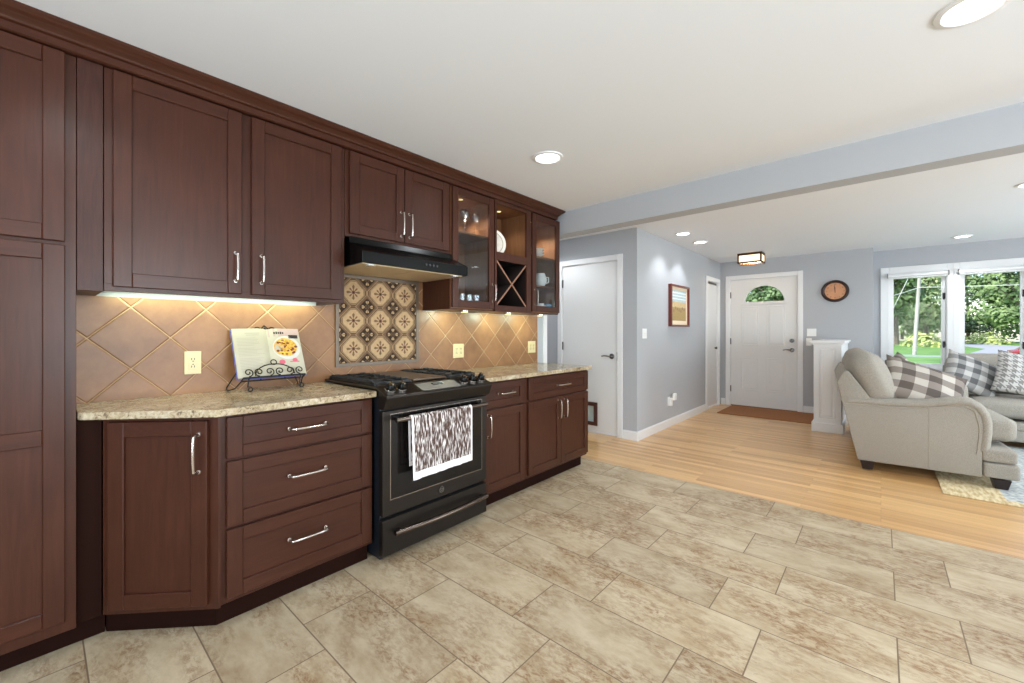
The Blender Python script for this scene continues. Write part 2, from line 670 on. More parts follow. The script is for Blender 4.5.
CHINA = simple('white_china', (240, 238, 230), .15, noise=.06, nscale=40)
TEAL = simple('teal_glaze', (60, 150, 180), .2)
REDDOT = simple('red_bottle_foil', (170, 24, 34), .3)
BOTTLE = simple('dark_bottle_glass', (22, 18, 16), .08, coat=.5)
GLASS = pane_mat('cut_crystal', ior=2.5)
PANE = pane_mat('window_glass', ior=1.14)
CABPANE = pane_mat('cabinet_glass', (235, 238, 240), 1.6)
FTILE = floor_tile_mat()
OAK = plank_mat()
SPLASH = splash_mat()
GRANITE = granite_mat()
SOFA = fabric('sofa_linen', (142, 136, 126), (174, 168, 158))
SOFA2 = fabric('far_sofa_linen', (196, 193, 188), (216, 213, 208))
WELT = simple('sofa_welt', (176, 166, 152), .9)
LEGW = simple('dark_leg_wood', (34, 20, 18), .35)
CHECKB = check_mat('taupe_check', (188, 180, 170), (136, 126, 118), (90, 80, 74), 3)
CHECKG = check_mat('grey_check', (186, 183, 179), (140, 138, 136), (90, 89, 89), 3.5)
HOUND = houndstooth_mat('houndstooth', (205, 202, 198), (138, 135, 132), 8)
TOWEL = towel_mat()
TOWHEM = simple('towel_hem', (240, 232, 230), 1)
RUG = rug_mat()
COIR = simple('brown_doormat_coir', (150, 98, 58), 1, noise=.15, nscale=120, bump=.4, bscale=400)
LAMPW = emit('lamp_lens', (255, 252, 246), 9)
LEDW = emit('led_strip', (255, 238, 165), 1.2)
BULB = emit('warm_bulb', (255, 214, 150), 9)
LANTGL = emit('frosted_lantern_glass', (255, 232, 196), 1.5)
BRONZE = simple('bronze_metal', (86, 58, 36), .4, .7)
CLOCKRIM = simple('clock_dark_rim', (46, 26, 22), .35)
CLOCKF = simple('clock_copper_face', (206, 148, 108), .5, noise=.12, nscale=12)
REDFR = simple('red_brown_frame', (104, 36, 24), .35, coat=.3)
MATC = simple('picture_mat_cream', (240, 220, 190), .7)
A_SKY = simple('print_pale_blue', (178, 196, 200), .8, noise=.1, nscale=30)
A_SAND = simple('print_sand', (206, 180, 134), .8, noise=.12, nscale=40)
A_OCH = simple('print_ochre', (172, 146, 96), .8, noise=.15, nscale=60)
HINGE = simple('hinge_metal', (92, 88, 84), .35, .9)
CHROME = simple('satin_chrome', (150, 148, 146), .2, 1)
DISPW = simple('control_panel_steel', (196, 194, 182), .25, .6)
MT_DARK = simple('mural_brown', (62, 46, 34), .6, spec=.15)
MT_MID = simple('mural_taupe', (122, 94, 70), .6, spec=.15, noise=.15, nscale=60)
MT_CREAM = simple('mural_cream', (192, 160, 120), .6, spec=.15, noise=.1, nscale=60)
MT_RUST = simple('mural_rust', (120, 72, 42), .45)
PENCIL = simple('pewter_edge_trim', (112, 98, 84), .4, .5)
BLIND = simple('white_roller_blind', (238, 238, 238), .7)
PETFR = simple('pet_door_frame', (74, 40, 32), .5)
PETPANEL = simple('pet_door_flap', (196, 212, 212), .3)
GRASS = leaf_mat('lawn_grass', (88, 130, 54), (128, 168, 84), .25)
ROAD = simple('asphalt_road', (168, 170, 174), .9)
WALK = simple('pale_walkway', (150, 168, 146), .9)
BARK = simple('grey_bark', (118, 106, 92), .9, noise=.2, nscale=3)
POLE = simple('bleached_utility_pole', (176, 172, 166), .8)
WIRE = simple('pale_wire', (224, 228, 226), .6)
LEAF = [leaf_mat('tree_leaves_deep', (56, 82, 46), (122, 148, 96), .35),
        leaf_mat('tree_leaves_mid', (76, 106, 58), (152, 178, 118), .35),
        leaf_mat('tree_leaves_pale', (112, 138, 84), (186, 204, 150), .35)]
SHRUBL = leaf_mat('shrub_leaves', (120, 150, 70), (206, 212, 130), .8)
CARRED = simple('car_red_paint', (150, 44, 58), .25, coat=.6)
CARGL = simple('car_window_glass', (90, 96, 104), .1)
RUBBER = simple('black_rubber', (18, 18, 18), .8)
SIDING = simple('outer_siding', (200, 200, 196), .8)


# ------------------------------------------------------------------ building helpers
ORIG = {}


def LT(u, v, n):            # left wall frame: u = y, v = z, n = x
    return Vector((n, u, v))


def FT(u, v, n):            # walls facing the camera (-y): u = x, v = z, n = out of the wall
    return Vector((u, -n, v))


def WT(u, v, n):
    return Vector((u, v, n))


class MB:
    def __init__(s):
        s.bm = bmesh.new()

    def _take(s, b, mi):
        me = bpy.data.meshes.new('t')
        for f in b.faces:
            f.material_index = mi
        b.to_mesh(me)
        b.free()
        s.bm.from_mesh(me)
        bpy.data.meshes.remove(me)

    def box(s, u0, u1, v0, v1, n0, n1, T=WT, bev=0., mi=0, seg=1):
        b = bmesh.new()
        u0, u1 = min(u0, u1), max(u0, u1)
        v0, v1 = min(v0, v1), max(v0, v1)
        n0, n1 = min(n0, n1), max(n0, n1)
        vs = [b.verts.new(T(u, v, n)) for u in (u0, u1) for v in (v0, v1) for n in (n0, n1)]
        for q in ((0, 1, 3, 2), (4, 6, 7, 5), (0, 4, 5, 1), (2, 3, 7, 6), (0, 2, 6, 4), (1, 5, 7, 3)):
            b.faces.new([vs[i] for i in q])
        bmesh.ops.recalc_face_normals(b, faces=b.faces)
        if bev:
            bmesh.ops.bevel(b, geom=list(b.edges), offset=bev, segments=seg, affect='EDGES', profile=.5)
        s._take(b, mi)
        return s

    def prism(s, pts, n0, n1, T=WT, mi=0, bev=0., seg=1):
        """polygon in (u,v) pushed along n"""
        b = bmesh.new()
        lo = [b.verts.new(T(u, v, n0)) for u, v in pts]
        hi = [b.verts.new(T(u, v, n1)) for u, v in pts]
        b.faces.new(lo)
        b.faces.new(hi)
        k = len(pts)
        for i in range(k):
            b.faces.new((lo[i], lo[(i + 1) % k], hi[(i + 1) % k], hi[i]))
        bmesh.ops.recalc_face_normals(b, faces=b.faces)
        if bev:
            bmesh.ops.bevel(b, geom=list(b.edges), offset=bev, segments=seg, affect='EDGES', profile=.5)
        s._take(b, mi)
        return s

    def plate(s, outer, holes, n0, n1, T=WT, mi=0):
        """plate with holes"""
        b = bmesh.new()
        loops = [outer] + holes
        for n in (n0, n1):
            es = []
            for lp in loops:
                vs = [b.verts.new(T(u, v, n)) for u, v in lp]
                es += [b.edges.new((vs[i], vs[(i + 1) % len(vs)])) for i in range(len(vs))]
            bmesh.ops.triangle_fill(b, use_beauty=True, use_dissolve=False, edges=es)
        for lp in loops:
            a = [b.verts.new(T(u, v, n0)) for u, v in lp]
            c = [b.verts.new(T(u, v, n1)) for u, v in lp]
            k = len(lp)
            for i in range(k):
                b.faces.new((a[i], a[(i + 1) % k], c[(i + 1) % k], c[i]))
        bmesh.ops.remove_doubles(b, verts=b.verts, dist=1e-5)
        bmesh.ops.recalc_face_normals(b, faces=b.faces)
        s._take(b, mi)
        return s

    def tube(s, path, r, seg=8, T=WT, mi=0, closed=False, flat=1.0):
        """round bar along a path; r may be one number or one per point"""
        P = [T(*p) for p in path]
        k = len(P)
        rs = r if isinstance(r, (list, tuple)) else [r] * k
        b = bmesh.new()
        rings = []
        up = None
        for i in range(k):
            if closed:
                d = P[(i + 1) % k] - P[i - 1]
            else:
                d = P[min(i + 1, k - 1)] - P[max(i - 1, 0)]
            d.normalize()
            if up is None:
                up = Vector((0, 0, 1)) if abs(d.z) < .9 else Vector((1, 0, 0))
            a = d.cross(up)
            if a.length < 1e-6:
                a = d.orthogonal()
            a.normalize()
            c = a.cross(d).normalized()
            up = c
            rings.append([b.verts.new(P[i] + (a * math.cos(2 * PI * j / seg) + c * math.sin(2 * PI * j / seg) * flat) * rs[i]) for j in range(seg)])
        m = k if closed else k - 1
        for i in range(m):
            A, B = rings[i], rings[(i + 1) % k]
            for j in range(seg):
                b.faces.new((A[j], A[(j + 1) % seg], B[(j + 1) % seg], B[j]))
        if not closed:
            b.faces.new(rings[0])
            b.faces.new(rings[-1])
        bmesh.ops.recalc_face_normals(b, faces=b.faces)
        s._take(b, mi)
        return s

    def lathe(s, prof, c, seg=24, T=None, mi=0, cap=True):
        """profile of (radius, height) turned round the axis through c; T maps (a,b,h) to world offsets"""
        T = T or WT
        b = bmesh.new()
        rings = []
        for r, h in prof:
            if r < 1e-6:
                rings.append([b.verts.new(Vector(c) + T(0, 0, h))])
            else:
                rings.append([b.verts.new(Vector(c) + T(r * math.cos(2 * PI * j / seg), r * math.sin(2 * PI * j / seg), h)) for j in range(seg)])
        for A, B in zip(rings, rings[1:]):
            for j in range(seg):
                k = (j + 1) % seg
                if len(A) == 1 and len(B) == 1:
                    continue
                if len(A) == 1:
                    b.faces.new((A[0], B[j], B[k]))
                elif len(B) == 1:
                    b.faces.new((A[j], A[k], B[0]))
                else:
                    b.faces.new((A[j], A[k], B[k], B[j]))
        for R in (rings[0], rings[-1]):
            if len(R) > 2 and cap:
                b.faces.new(R)
        bmesh.ops.recalc_face_normals(b, faces=b.faces)
        s._take(b, mi)
        return s

    def soft(s, c, size, r, bulge=(0, 0, 0), M=None, n=9, mi=0):
        """rounded, slightly plump cushion box"""
        b = bmesh.new()
        h = Vector(size) / 2
        c = Vector(c)
        M = M or Matrix.Identity(3)
        seen = {}

        def vert(p):
            key = tuple(round(x, 5) for x in p)
            if key in seen:
                return seen[key]
            q = Vector([p[i] * h[i] for i in range(3)])
            inn = Vector([max(-h[i] + r, min(h[i] - r, q[i])) for i in range(3)])
            d = q - inn
            if d.length > 1e-9:
                q = inn + d.normalized() * r
            w = [1 - p[i] ** 2 for i in range(3)]
            q[0] += bulge[0] * p[0] * w[1] * w[2]
            q[1] += bulge[1] * p[1] * w[0] * w[2]
            q[2] += bulge[2] * p[2] * w[0] * w[1]
            v = b.verts.new(c + M @ q)
            seen[key] = v
            return v

        def tt(i):
            x = -1 + 2 * i / n
            return math.copysign(abs(x) ** .6, x) if abs(x) > 1e-9 else 0.
        for ax in range(3):
            for sg in (-1, 1):
                for i in range(n):
                    for j in range(n):
                        q = []
                        for (a, d) in ((i, j), (i + 1, j), (i + 1, j + 1), (i, j + 1)):
                            p = [0, 0, 0]
                            p[ax] = sg
                            p[(ax + 1) % 3] = tt(a)
                            p[(ax + 2) % 3] = tt(d)
                            q.append(vert(p))
                        b.faces.new(q)
        bmesh.ops.recalc_face_normals(b, faces=b.faces)
        s._take(b, mi)
        return s

    def build(s, name, mats, parent=None, smooth=None, loc=None, uv=None):
        me = bpy.data.meshes.new(name)
        if not isinstance(mats, (list, tuple)):
            mats = [mats]
        if parent is not None:
            o0 = ORIG[parent.name]
        elif loc is not None:
            o0 = Vector(loc)
        else:
            o0 = Vector((0, 0, 0))
        s.bm.to_mesh(me)
        s.bm.free()
        me.transform(Matrix.Translation(-o0))
        for m in mats:
            me.materials.append(m)
        if smooth:
            for p in me.polygons:
                p.use_smooth = True
            me.set_sharp_from_angle(angle=math.radians(smooth))
        o = bpy.data.objects.new(name, me)
        COL.objects.link(o)
        if parent is not None:
            o.parent = parent
        else:
            o.location = o0
        ORIG[o.name] = o0
        return o


def tag(o, label, cat, group=None, kind=None):
    o['label'] = label
    o['category'] = cat
    if group:
        o['group'] = group
    if kind:
        o['kind'] = kind
    return o


def thing(name, loc, label, cat, group=None, kind=None):
    o = bpy.data.objects.new(name, None)
    o.empty_display_size = .1
    COL.objects.link(o)
    o.location = loc
    ORIG[o.name] = Vector(loc)
    return tag(o, label, cat, group, kind)


def struct(o, label, cat):
    return tag(o, label, cat, None, 'structure')


def text(name, body, size, pos, T, mat, parent, depth=.0006, rot=0):
    cu = bpy.data.curves.new(name, 'FONT')
    cu.body = body
    cu.size = size
    cu.align_x = 'CENTER'
    cu.align_y = 'CENTER'
    cu.extrude = depth
    cu.resolution_u = 2
    tmp = bpy.data.objects.new(name, cu)
    COL.objects.link(tmp)
    dg = bpy.context.evaluated_depsgraph_get()
    me = bpy.data.meshes.new_from_object(tmp.evaluated_get(dg))
    bpy.data.objects.remove(tmp)
    bpy.data.curves.remove(cu)
    o0 = ORIG[parent.name]
    c, s_ = math.cos(rot), math.sin(rot)
    for v in me.vertices:
        x, y, z = v.co
        x, y = x * c - y * s_, x * s_ + y * c
        v.co = T(pos[0] + x, pos[1] + y, pos[2] + z) - o0
    me.materials.clear()
    me.materials.append(mat)
    o = bpy.data.objects.new(name, me)
    COL.objects.link(o)
    o.parent = parent
    ORIG[o.name] = o0
    return o


def copy_tree(o, parent=None):
    c = o.copy()
    COL.objects.link(c)
    c.parent = parent
    ORIG[c.name] = ORIG[o.name]
    for ch in list(o.children):
        if ch.type != 'LIGHT':
            copy_tree(ch, c)
    return c


def rect(u0, u1, v0, v1):
    return [(u0, v0), (u1, v0), (u1, v1), (u0, v1)]


def arc(cu, cv, ru, rv, a0, a1, k):
    return [(cu + ru * math.cos(a0 + (a1 - a0) * i / k), cv + rv * math.sin(a0 + (a1 - a0) * i / k)) for i in range(k + 1)]


def shaker(parent, T, u0, u1, v0, v1, n0, t=.02, st=.057, top=None, name='door', glass=False, mid=None):
    """framed door or drawer front standing t proud of n0"""
    top = top or st
    m = MB()
    n1 = n0 + t
    m.box(u0, u0 + st, v0, v1, n0, n1, T, .0026, 0)
    m.box(u1 - st, u1, v0, v1, n0, n1, T, .0026, 0)
    m.box(u0 + st, u1 - st, v0, v0 + top, n0, n1 - .0002, T, .0024, 1)
    m.box(u0 + st, u1 - st, v1 - top, v1, n0, n1 - .0002, T, .0024, 1)
    if mid:
        m.box(u0 + st, u1 - st, mid - st / 2, mid + st / 2, n0, n1 - .0002, T, .0024, 1)
    if not glass:
        m.box(u0 + st - .003, u1 - st + .003, v0 + top - .003, v1 - top + .003, n0 + .002, n1 - .0105, T, 0, 0 if name == 'door' else 1)
    return m.build(name, [WV, WH], parent)


def pull(parent, T, u, v, ln, upright, n0, mat=None):
    """slightly bowed bar pull on two posts"""
    m = MB()
    h = ln / 2
    P = [(-h, 0), (-h, .020), (-h + .003, .030)]
    for i in range(7):
        a = -.92 + i * .92 / 3
        P.append((a * h, .034 + .005 * (1 - a * a)))
    P += [(h - .003, .030), (h, .020), (h, 0)]
    m.tube([((u, v + a, n0 + n) if upright else (u + a, v, n0 + n)) for a, n in P], .0056, 8, T)
    for sg in (-1, 1):
        q = (u, v + sg * h, n0) if upright else (u + sg * h, v, n0)
        m.tube([q, (q[0], q[1], n0 + .004)], .0085, 10, T)
    return m.build('handle', mat or NICKEL, parent, smooth=40)


# ------------------------------------------------------------------ room shell
XW = -2.62          # kitchen wall
YB = 3.51           # tile / wood border
ZK = 2.357          # kitchen ceiling
ZL = 2.40           # living room ceiling
XR, XR2 = 3.8, 4.2  # right walls
YBACK = -2.3
XE = -2.056         # entry side wall
YH = 4.45           # wall with the flush door
YF = 7.7            # front door wall
YWN = 8.1           # window wall

o = MB().box(XW - .12, XR, YBACK, YB, -.08, 0).build('floor', FTILE)
struct(o, 'beige travertine tile kitchen floor in staggered rows', 'floor')
o = MB().box(-3.9, XR2, YB, YWN + .1, -.08, 0).build('floor', OAK)
struct(o, 'honey oak strip floor of the living room and entry', 'floor')


def beam_y(x):
    return 3.283 - .027 * (x + 2.2)


o = MB().prism([(XW - .12, YBACK), (XR, YBACK), (XR, beam_y(XR) + .05), (XW - .12, beam_y(XW - .12) + .05)], ZK, ZK + .12).build('ceiling', CEILP)
struct(o, 'white kitchen ceiling with recessed lights', 'ceiling')
o = MB().prism([(-3.9, beam_y(-3.9) + .1), (XR2, beam_y(XR2) + .1), (XR2, YWN + .1), (-3.9, YWN + .1)], ZL, ZL + .12).build('ceiling', CEILP)
struct(o, 'white living room ceiling beyond the painted beam', 'ceiling')
o = MB().prism([(-3.9, beam_y(-3.9)), (XR2, beam_y(XR2)), (XR2, beam_y(XR2) + .15), (-3.9, beam_y(-3.9) + .15)], 2.15, 2.52).build('beam', WALLP)
struct(o, 'long blue-grey painted ceiling beam between kitchen and living room', 'beam')

o = MB().box(XW - .12, XW, YBACK, 3.45, 0, ZK + .1).build('wall_left', WALLP)
struct(o, 'kitchen wall behind the dark cabinets', 'wall')
o = MB().box(XW - .132, XW + .012, 3.452, 3.512, 0, 2.148, bev=.003).build('trim_1', TRIM)
struct(o, 'white casing strip at the end of the tiled kitchen wall', 'trim')
o = MB().box(-3.9, XW - .12, 3.36, 3.45, 0, ZK + .1).build('wall_passage', WALLP)
struct(o, 'side wall of the passage behind the kitchen wall', 'wall')
o = MB().box(-4.0, -3.9, 3.36, YH + .1, 0, ZL + .1).build('wall_passage_end', WALLP)
struct(o, 'end wall of the passage behind the kitchen', 'wall')

# hall wall with flush door
D1 = (-3.06, -2.297, 2.055)
o = MB().plate([(-3.9, 0), (D1[0] - .012, 0), (D1[0] - .012, D1[2] + .012), (D1[1] + .012, D1[2] + .012), (D1[1] + .012, 0), (XE, 0), (XE, ZL), (-3.9, ZL)], [], -YH, -YH - .1, FT).build('wall_hall', WALLP)
struct(o, 'blue-grey wall around the white flush door', 'wall')
o = MB().plate([(YH + .1, 0), (6.955, 0), (6.955, 2.045), (7.56, 2.045), (7.56, 0), (YF, 0), (YF, ZL), (YH + .1, ZL)], [], XE - .1, XE, LT).build('wall_entry', WALLP)
struct(o, 'blue-grey entry wall with framed print and downlight scallops', 'wall')
# front door wall
D2 = (-1.895, -.962, 2.088)
o = MB().plate([(XE - .1, 0), (D2[0] - .012, 0), (D2[0] - .012, D2[2] + .012), (D2[1] + .012, D2[2] + .012), (D2[1] + .012, 0), (-.085, 0), (-.085, ZL), (XE - .1, ZL)], [], -YF, -YF - .12, FT).build('wall_front', WALLP)
struct(o, 'blue-grey wall around the front door with oval clock', 'wall')
o = MB().box(-.185, -.085, YF + .12, YWN, 0, ZL).build('wall_return', WALLP)
struct(o, 'short wall return beside the living room window', 'wall')
W1 = (.085, .665, .74, 2.035)
W2 = (.782, 1.36, .74, 2.035)
o = MB().plate(rect(-.185, XR2, 0, ZL), [rect(*W1), rect(*W2)], -YWN, -YWN - .12, FT).build('wall_window', WALLP)
struct(o, 'blue-grey wall with the two white framed windows', 'wall')
o = MB().plate(rect(beam_y(XR2), YWN + .1, 0, ZL + .1), [rect(4.5, 6.7, .55, 2.15)], XR2, XR2 + .1, LT).build('wall_right_living', WALLP)
struct(o, 'right living room wall with an added wide window', 'wall')
o = MB().plate(rect(YBACK, beam_y(XR) + .1, 0, ZK + .1), [rect(0, 2.3, .5, 2.15)], XR, XR + .1, LT).build('wall_right', WALLP)
struct(o, 'right kitchen wall with an added wide window', 'wall')
o = MB().box(XR + .1, XR2, beam_y(XR), beam_y(XR) + .1, 0, ZK).build('wall_jog', WALLP)
struct(o, 'short jog wall between kitchen and living room', 'wall')
o = MB().plate(rect(XW - .12, XR, 0, ZK + .1), [rect(-.85, 2.05, .45, 2.2)], -YBACK, -YBACK + .1, FT).build('wall_back', WALLP)
struct(o, 'back kitchen wall with an added wide window', 'wall')


def baseboard(name, label, m):
    struct(m.build(name, TRIM), label, 'baseboard')


def bb(m, u0, u1, T, n, h=.105):
    m.box(u0, u1, 0, h - .012, n, n + .014, T, .002)
    m.box(u0, u1, h - .012, h, n, n + .009, T, .003)


m = MB()
bb(m, YH - .0, 6.88, LT, XE)
baseboard('baseboard_entry', 'white baseboard along the blue-grey entry wall', m)
m = MB()
bb(m, -2.222, XE + .014, FT, -YH)
baseboard('baseboard_hall', 'short white baseboard right of the flush door', m)
m = MB()
bb(m, -2.04, -1.975, FT, -YF)
baseboard('baseboard_front_left', 'small white baseboard left of the front door', m)
m = MB()
bb(m, -.885, -.085, FT, -YF)
baseboard('baseboard_front_right', 'white baseboard right of the front door', m)
m = MB()
bb(m, -.08, XR2, FT, -YWN)
baseboard('baseboard_window', 'white baseboard under the living room windows', m)


def casing(m, u0, u1, v1, w, T, n, t=.018, bev=.004):
    m.box(u0 - w, u0, 0, v1 + w, n, n + t, T, bev)
    m.box(u1, u1 + w, 0, v1 + w, n, n + t, T, bev)
    m.box(u0, u1, v1, v1 + w, n, n + t, T, bev)


def hinges(parent, T, u, n, zs):
    for z in zs:
        MB().box(u - .008, u + .008, z - .05, z + .05, n, n + .006, T, .001).tube([(u, z - .05, n + .007), (u, z + .05, n + .007)], .006, 8, T).build('hinge', HINGE, parent, smooth=40)


def jamb(m, u0, u1, v1, T, n0, n1, g=.012):
    m.box(u0 - g, u0 - .002, 0, v1 + g, n0, n1, T)
    m.box(u1 + .002, u1 + g, 0, v1 + g, n0, n1, T)
    m.box(u0 - .002, u1 + .002, v1 + .002, v1 + g, n0, n1, T)


def lever(parent, T, u, v, n, sgn):
    m = MB()
    m.tube([(u, v, n), (u, v, n + .012)], .032, 20, T)
    m.tube([(u, v, n + .012), (u, v, n + .05)], .011, 12, T)
    m.tube([(u, v, n + .05), (u + sgn * .03, v + .004, n + .053), (u + sgn * .075, v + .006, n + .05), (u + sgn * .115, v - .002, n + .046)], [.011, .011, .009, .007], 10, T)
    return m.build('lever_handle', CHROME, parent, smooth=40)


# flush door
t = thing('door_1', (-2.68, YH, 0), 'white flush door at the end of the kitchen counter with lever handle', 'door', None, 'structure')
m = MB()
casing(m, D1[0] - .006, D1[1] + .006, D1[2] + .006, .066, FT, -YH)
jamb(m, D1[0], D1[1], D1[2], FT, -YH - .1, -YH)
m.build('casing', TRIM, t)
FL = (-2.735, -2.6, .135, .335)
sl = MB().plate(rect(D1[0], D1[1], .008, D1[2]), [rect(*FL)], -YH - .045, -YH - .006, FT).build('slab', DOORP, t)
m = MB().plate(rect(FL[0] - .04, FL[1] + .04, FL[2] - .04, FL[3] + .04), [rect(FL[0] + .004, FL[1] - .004, FL[2] + .004, FL[3] - .004)], -YH - .006, -YH + .012, FT)
pf = m.build('pet_door_frame', PETFR, t)
pf['label'] = 'dark framed pet door low in the slab'
MB().box(FL[0] + .004, FL[1] - .004, FL[2] + .004, FL[3] - .004, -YH - .03, -YH - .02, FT).build('flap', PETPANEL, pf)
hinges(t, FT, D1[0] + .001, -YH - .002, (.24, 1.05, 1.84))
lever(t, FT, D1[1] - .07, .94, -YH - .006, -1)
MB().box(D1[1] - .008, D1[1] + .001, .89, .99, -YH - .006, -YH - .0045, FT).build('latch_plate', HINGE, t)

# front door
t = thing('door_2', (-1.43, YF, 0), 'white panelled front door with half-round fan window', 'door', None, 'structure')
m = MB()
casing(m, D2[0] - .006, D2[1] + .006, D2[2] + .006, .068, FT, -YF)
jamb(m, D2[0], D2[1], D2[2], FT, -YF - .12, -YF)
m.build('casing', TRIM, t)
fc, fz, fr, fh = -1.407, 1.715, .275, .255
fan = arc(fc, fz, fr, fh, 0, PI, 24)
MB().plate(rect(D2[0], D2[1], .012, D2[2]), [fan], -YF - .05, -YF - .008, FT).build('slab', DOORP, t)
m = MB()
m.plate(arc(fc, fz - .022, fr + .024, fh + .046, 0, PI, 24), [arc(fc, fz + .001, fr - .001, fh - .001, 0, PI, 24)], -YF - .008, -YF + .006, FT)
m.box(fc - fr - .05, fc + fr + .05, fz - .045, fz - .022, -YF - .008, -YF + .012, FT, .003)
m.build('fan_window_frame', DOORP, t)
MB().prism(arc(fc, fz, fr - .002, fh - .002, 0, PI, 24), -YF - .032, -YF - .027, FT).build('fan_window_pane', PANE, t)


def raised(parent, u0, u1, v0, v1, n, T, name='panel', mat=DOORP):
    """embossed panel: grooved rim with raised field"""
    b = MB()
    rings = [(0, 0), (.012, .004), (.022, .0005), (.045, .004)]
    bm_ = bmesh.new()
    R = []
    for d, h in rings:
        R.append([bm_.verts.new(T(u, v, n + h)) for u, v in rect(u0 + d, u1 - d, v0 + d, v1 - d)])
    for A, B in zip(R, R[1:]):
        for i in range(4):
            bm_.faces.new((A[i], A[(i + 1) % 4], B[(i + 1) % 4], B[i]))
    bm_.faces.new(R[-1])
    bmesh.ops.recalc_face_normals(bm_, faces=bm_.faces)
    b._take(bm_, 0)
    return b.build(name, mat, parent)


for u0, u1 in ((-1.735, -1.478), (-1.372, -1.112)):
    raised(t, u0, u1, 1.0, 1.645, -YF - .008, FT)
    raised(t, u0, u1, .265, .805, -YF - .008, FT)
hinges(t, FT, D2[0] + .001, -YF - .004, (.28, 1.07, 1.84))
lever(t, FT, -1.03, .945, -YF - .008, -1)
MB().tube([(-1.03, 1.09, -YF - .008), (-1.03, 1.09, -YF + .012)], .031, 20, FT).tube([(-1.03, 1.09, -YF + .012), (-1.03, 1.09, -YF + .03)], .012, 10, FT).build('deadbolt', CHROME, t, smooth=40)
MB().box(D2[0], D2[1], YF + .0, YF + .13, .0005, .010).build('threshold', simple('door_threshold', (110, 72, 44), .5), t)

# closet door on the entry wall
t = thing('door_3', (XE, 7.26, 0), 'narrow white closet door beside the front door', 'door', None, 'structure')
m = MB()
casing(m, 6.96, 7.555, 2.04, .07, LT, XE)
jamb(m, 6.967, 7.548, 2.033, LT, XE - .1, XE)
m.build('casing', TRIM, t)
MB().box(6.968, 7.547, .03, 2.0, XE - .05, XE - .015, LT).build('slab', DOORP, t)
MB().box(6.97, 7.545, 2.005, 2.03, XE - .06, XE - .02, LT).build('track', HINGE, t)
MB().tube([(7.44, .96, XE - .015), (7.44, .96, XE + .02)], [.012, .022], 14, LT).build('knob', HINGE, t, smooth=40)


# ------------------------------------------------------------------ windows
def window(name, label, W, latch_u, u_left, u_right):
    t = thing(name, ((W[0] + W[1]) / 2, YWN, W[2]), label, 'window', None, 'structure')
    n = -YWN
    m = MB()
    m.box(u_left, W[0], W[2] - .1, W[3] + .115, n, n + .02, FT, .003)
    m.box(W[1], u_right, W[2] - .1, W[3] + .115, n, n + .02, FT, .003)
    m.box(W[0], W[1], W[3], W[3] + .115, n, n + .02, FT, .003)
    m.box(W[0], W[1], W[2] - .1, W[2], n, n + .02, FT, .003)
    for a in ((W[0], W[0] + .008, W[2], W[3]), (W[1] - .008, W[1], W[2], W[3]), (W[0] + .008, W[1] - .008, W[2], W[2] + .008), (W[0] + .008, W[1] - .008, W[3] - .008, W[3])):
        m.box(*a, n - .12, n, FT)
    m.build('casing', TRIM, t)
    a = .045
    s_ = MB().plate(rect(W[0] + .009, W[1] - .009, W[2] + .009, W[3] - .009), [rect(W[0] + a + .006, W[1] - a - .006, W[2] + a + .006, W[3] - a - .006)], n - .075, n - .03, FT).build('sash', TRIM, t)
    MB().box(W[0] + a + .004, W[1] - a - .004, W[2] + a + .004, W[3] - a - .004, n - .056, n - .050, FT).build('pane', PANE, s_)
    for z in (1.715, 1.06):
        MB().box(latch_u - .012, latch_u + .012, z - .04, z + .04, n - .03, n - .02, FT, .002).tube([(latch_u, z + .02, n - .02), (latch_u, z, n - .005), (latch_u - .004, z - .05, n - .004)], .008, 8, FT).build('latch', BLACKM, t, smooth=40)


window('window_1', 'left living room window showing lawn and utility pole', W1, W1[1] - .025, -.005, .7235)
window('window_2', 'right living room window with a red car in view', W2, W2[1] - .025, .7235, 1.475)
for (a, c, lab) in ((W1[0] - .01, W1[1] + .01, 'white rolled blind across the top of the left window'), (W2[0] - .01, W2[1] + .01, 'white rolled blind across the top of the right window')):
    t = thing('roller_blind', ((a + c) / 2, YWN - .05, 2.03), lab, 'blind', 'rolled blinds over the living room windows')
    MB().tube([(a, 2.022, -YWN + .048), (c, 2.022, -YWN + .048)], .024, 16, FT).build('roll', BLIND, t, smooth=40)
    for x in (a - .004, c + .004):
        MB().box(x - .004, x + .004, 1.99, 2.055, -YWN + .0205, -YWN + .075, FT, .002).build('bracket', CHROME, t)
    MB().box(a + .01, c - .01, 1.982, 1.9955, -YWN + .042, -YWN + .054, FT, .003).build('hem_bar', BLIND, t)


def simple_window(name, label, u0, u1, v0, v1, T, n, s):  # out-of-view windows, added to go with the fill lamps
    t = thing(name, T((u0 + u1) / 2, v0, n), label, 'window', None, 'structure')
    m = MB()
    m.plate(rect(u0 - .08, u1 + .08, v0 - .08, v1 + .08), [rect(u0, u1, v0, v1)], n, n + s * .02, T)
    m.build('casing', TRIM, t)
    m = MB()
    m.plate(rect(u0 + .005, u1 - .005, v0 + .005, v1 - .005), [rect(u0 + .05, (u0 + u1) / 2 - .03, v0 + .05, v1 - .05), rect((u0 + u1) / 2 + .03, u1 - .05, v0 + .05, v1 - .05)], n - s * .07, n - s * .03, T)
    m.build('sash', TRIM, t)


simple_window('window_3', 'added unseen wide window in the right kitchen wall', 0, 2.3, .5, 2.15, LT, XR, -1)
simple_window('window_4', 'added unseen wide window in the right living room wall', 4.5, 6.7, .55, 2.15, LT, XR2, -1)
simple_window('window_5', 'added unseen wide window in the back kitchen wall', -.85, 2.05, .45, 2.2, FT, -YBACK, -1)


# ------------------------------------------------------------------ kitchen cabinets
XU = -2.275                 # front of the upper doors
XUF = XU - .02              # upper face frame
XF = -2.015                 # front of the base doors
XFF = XF - .02


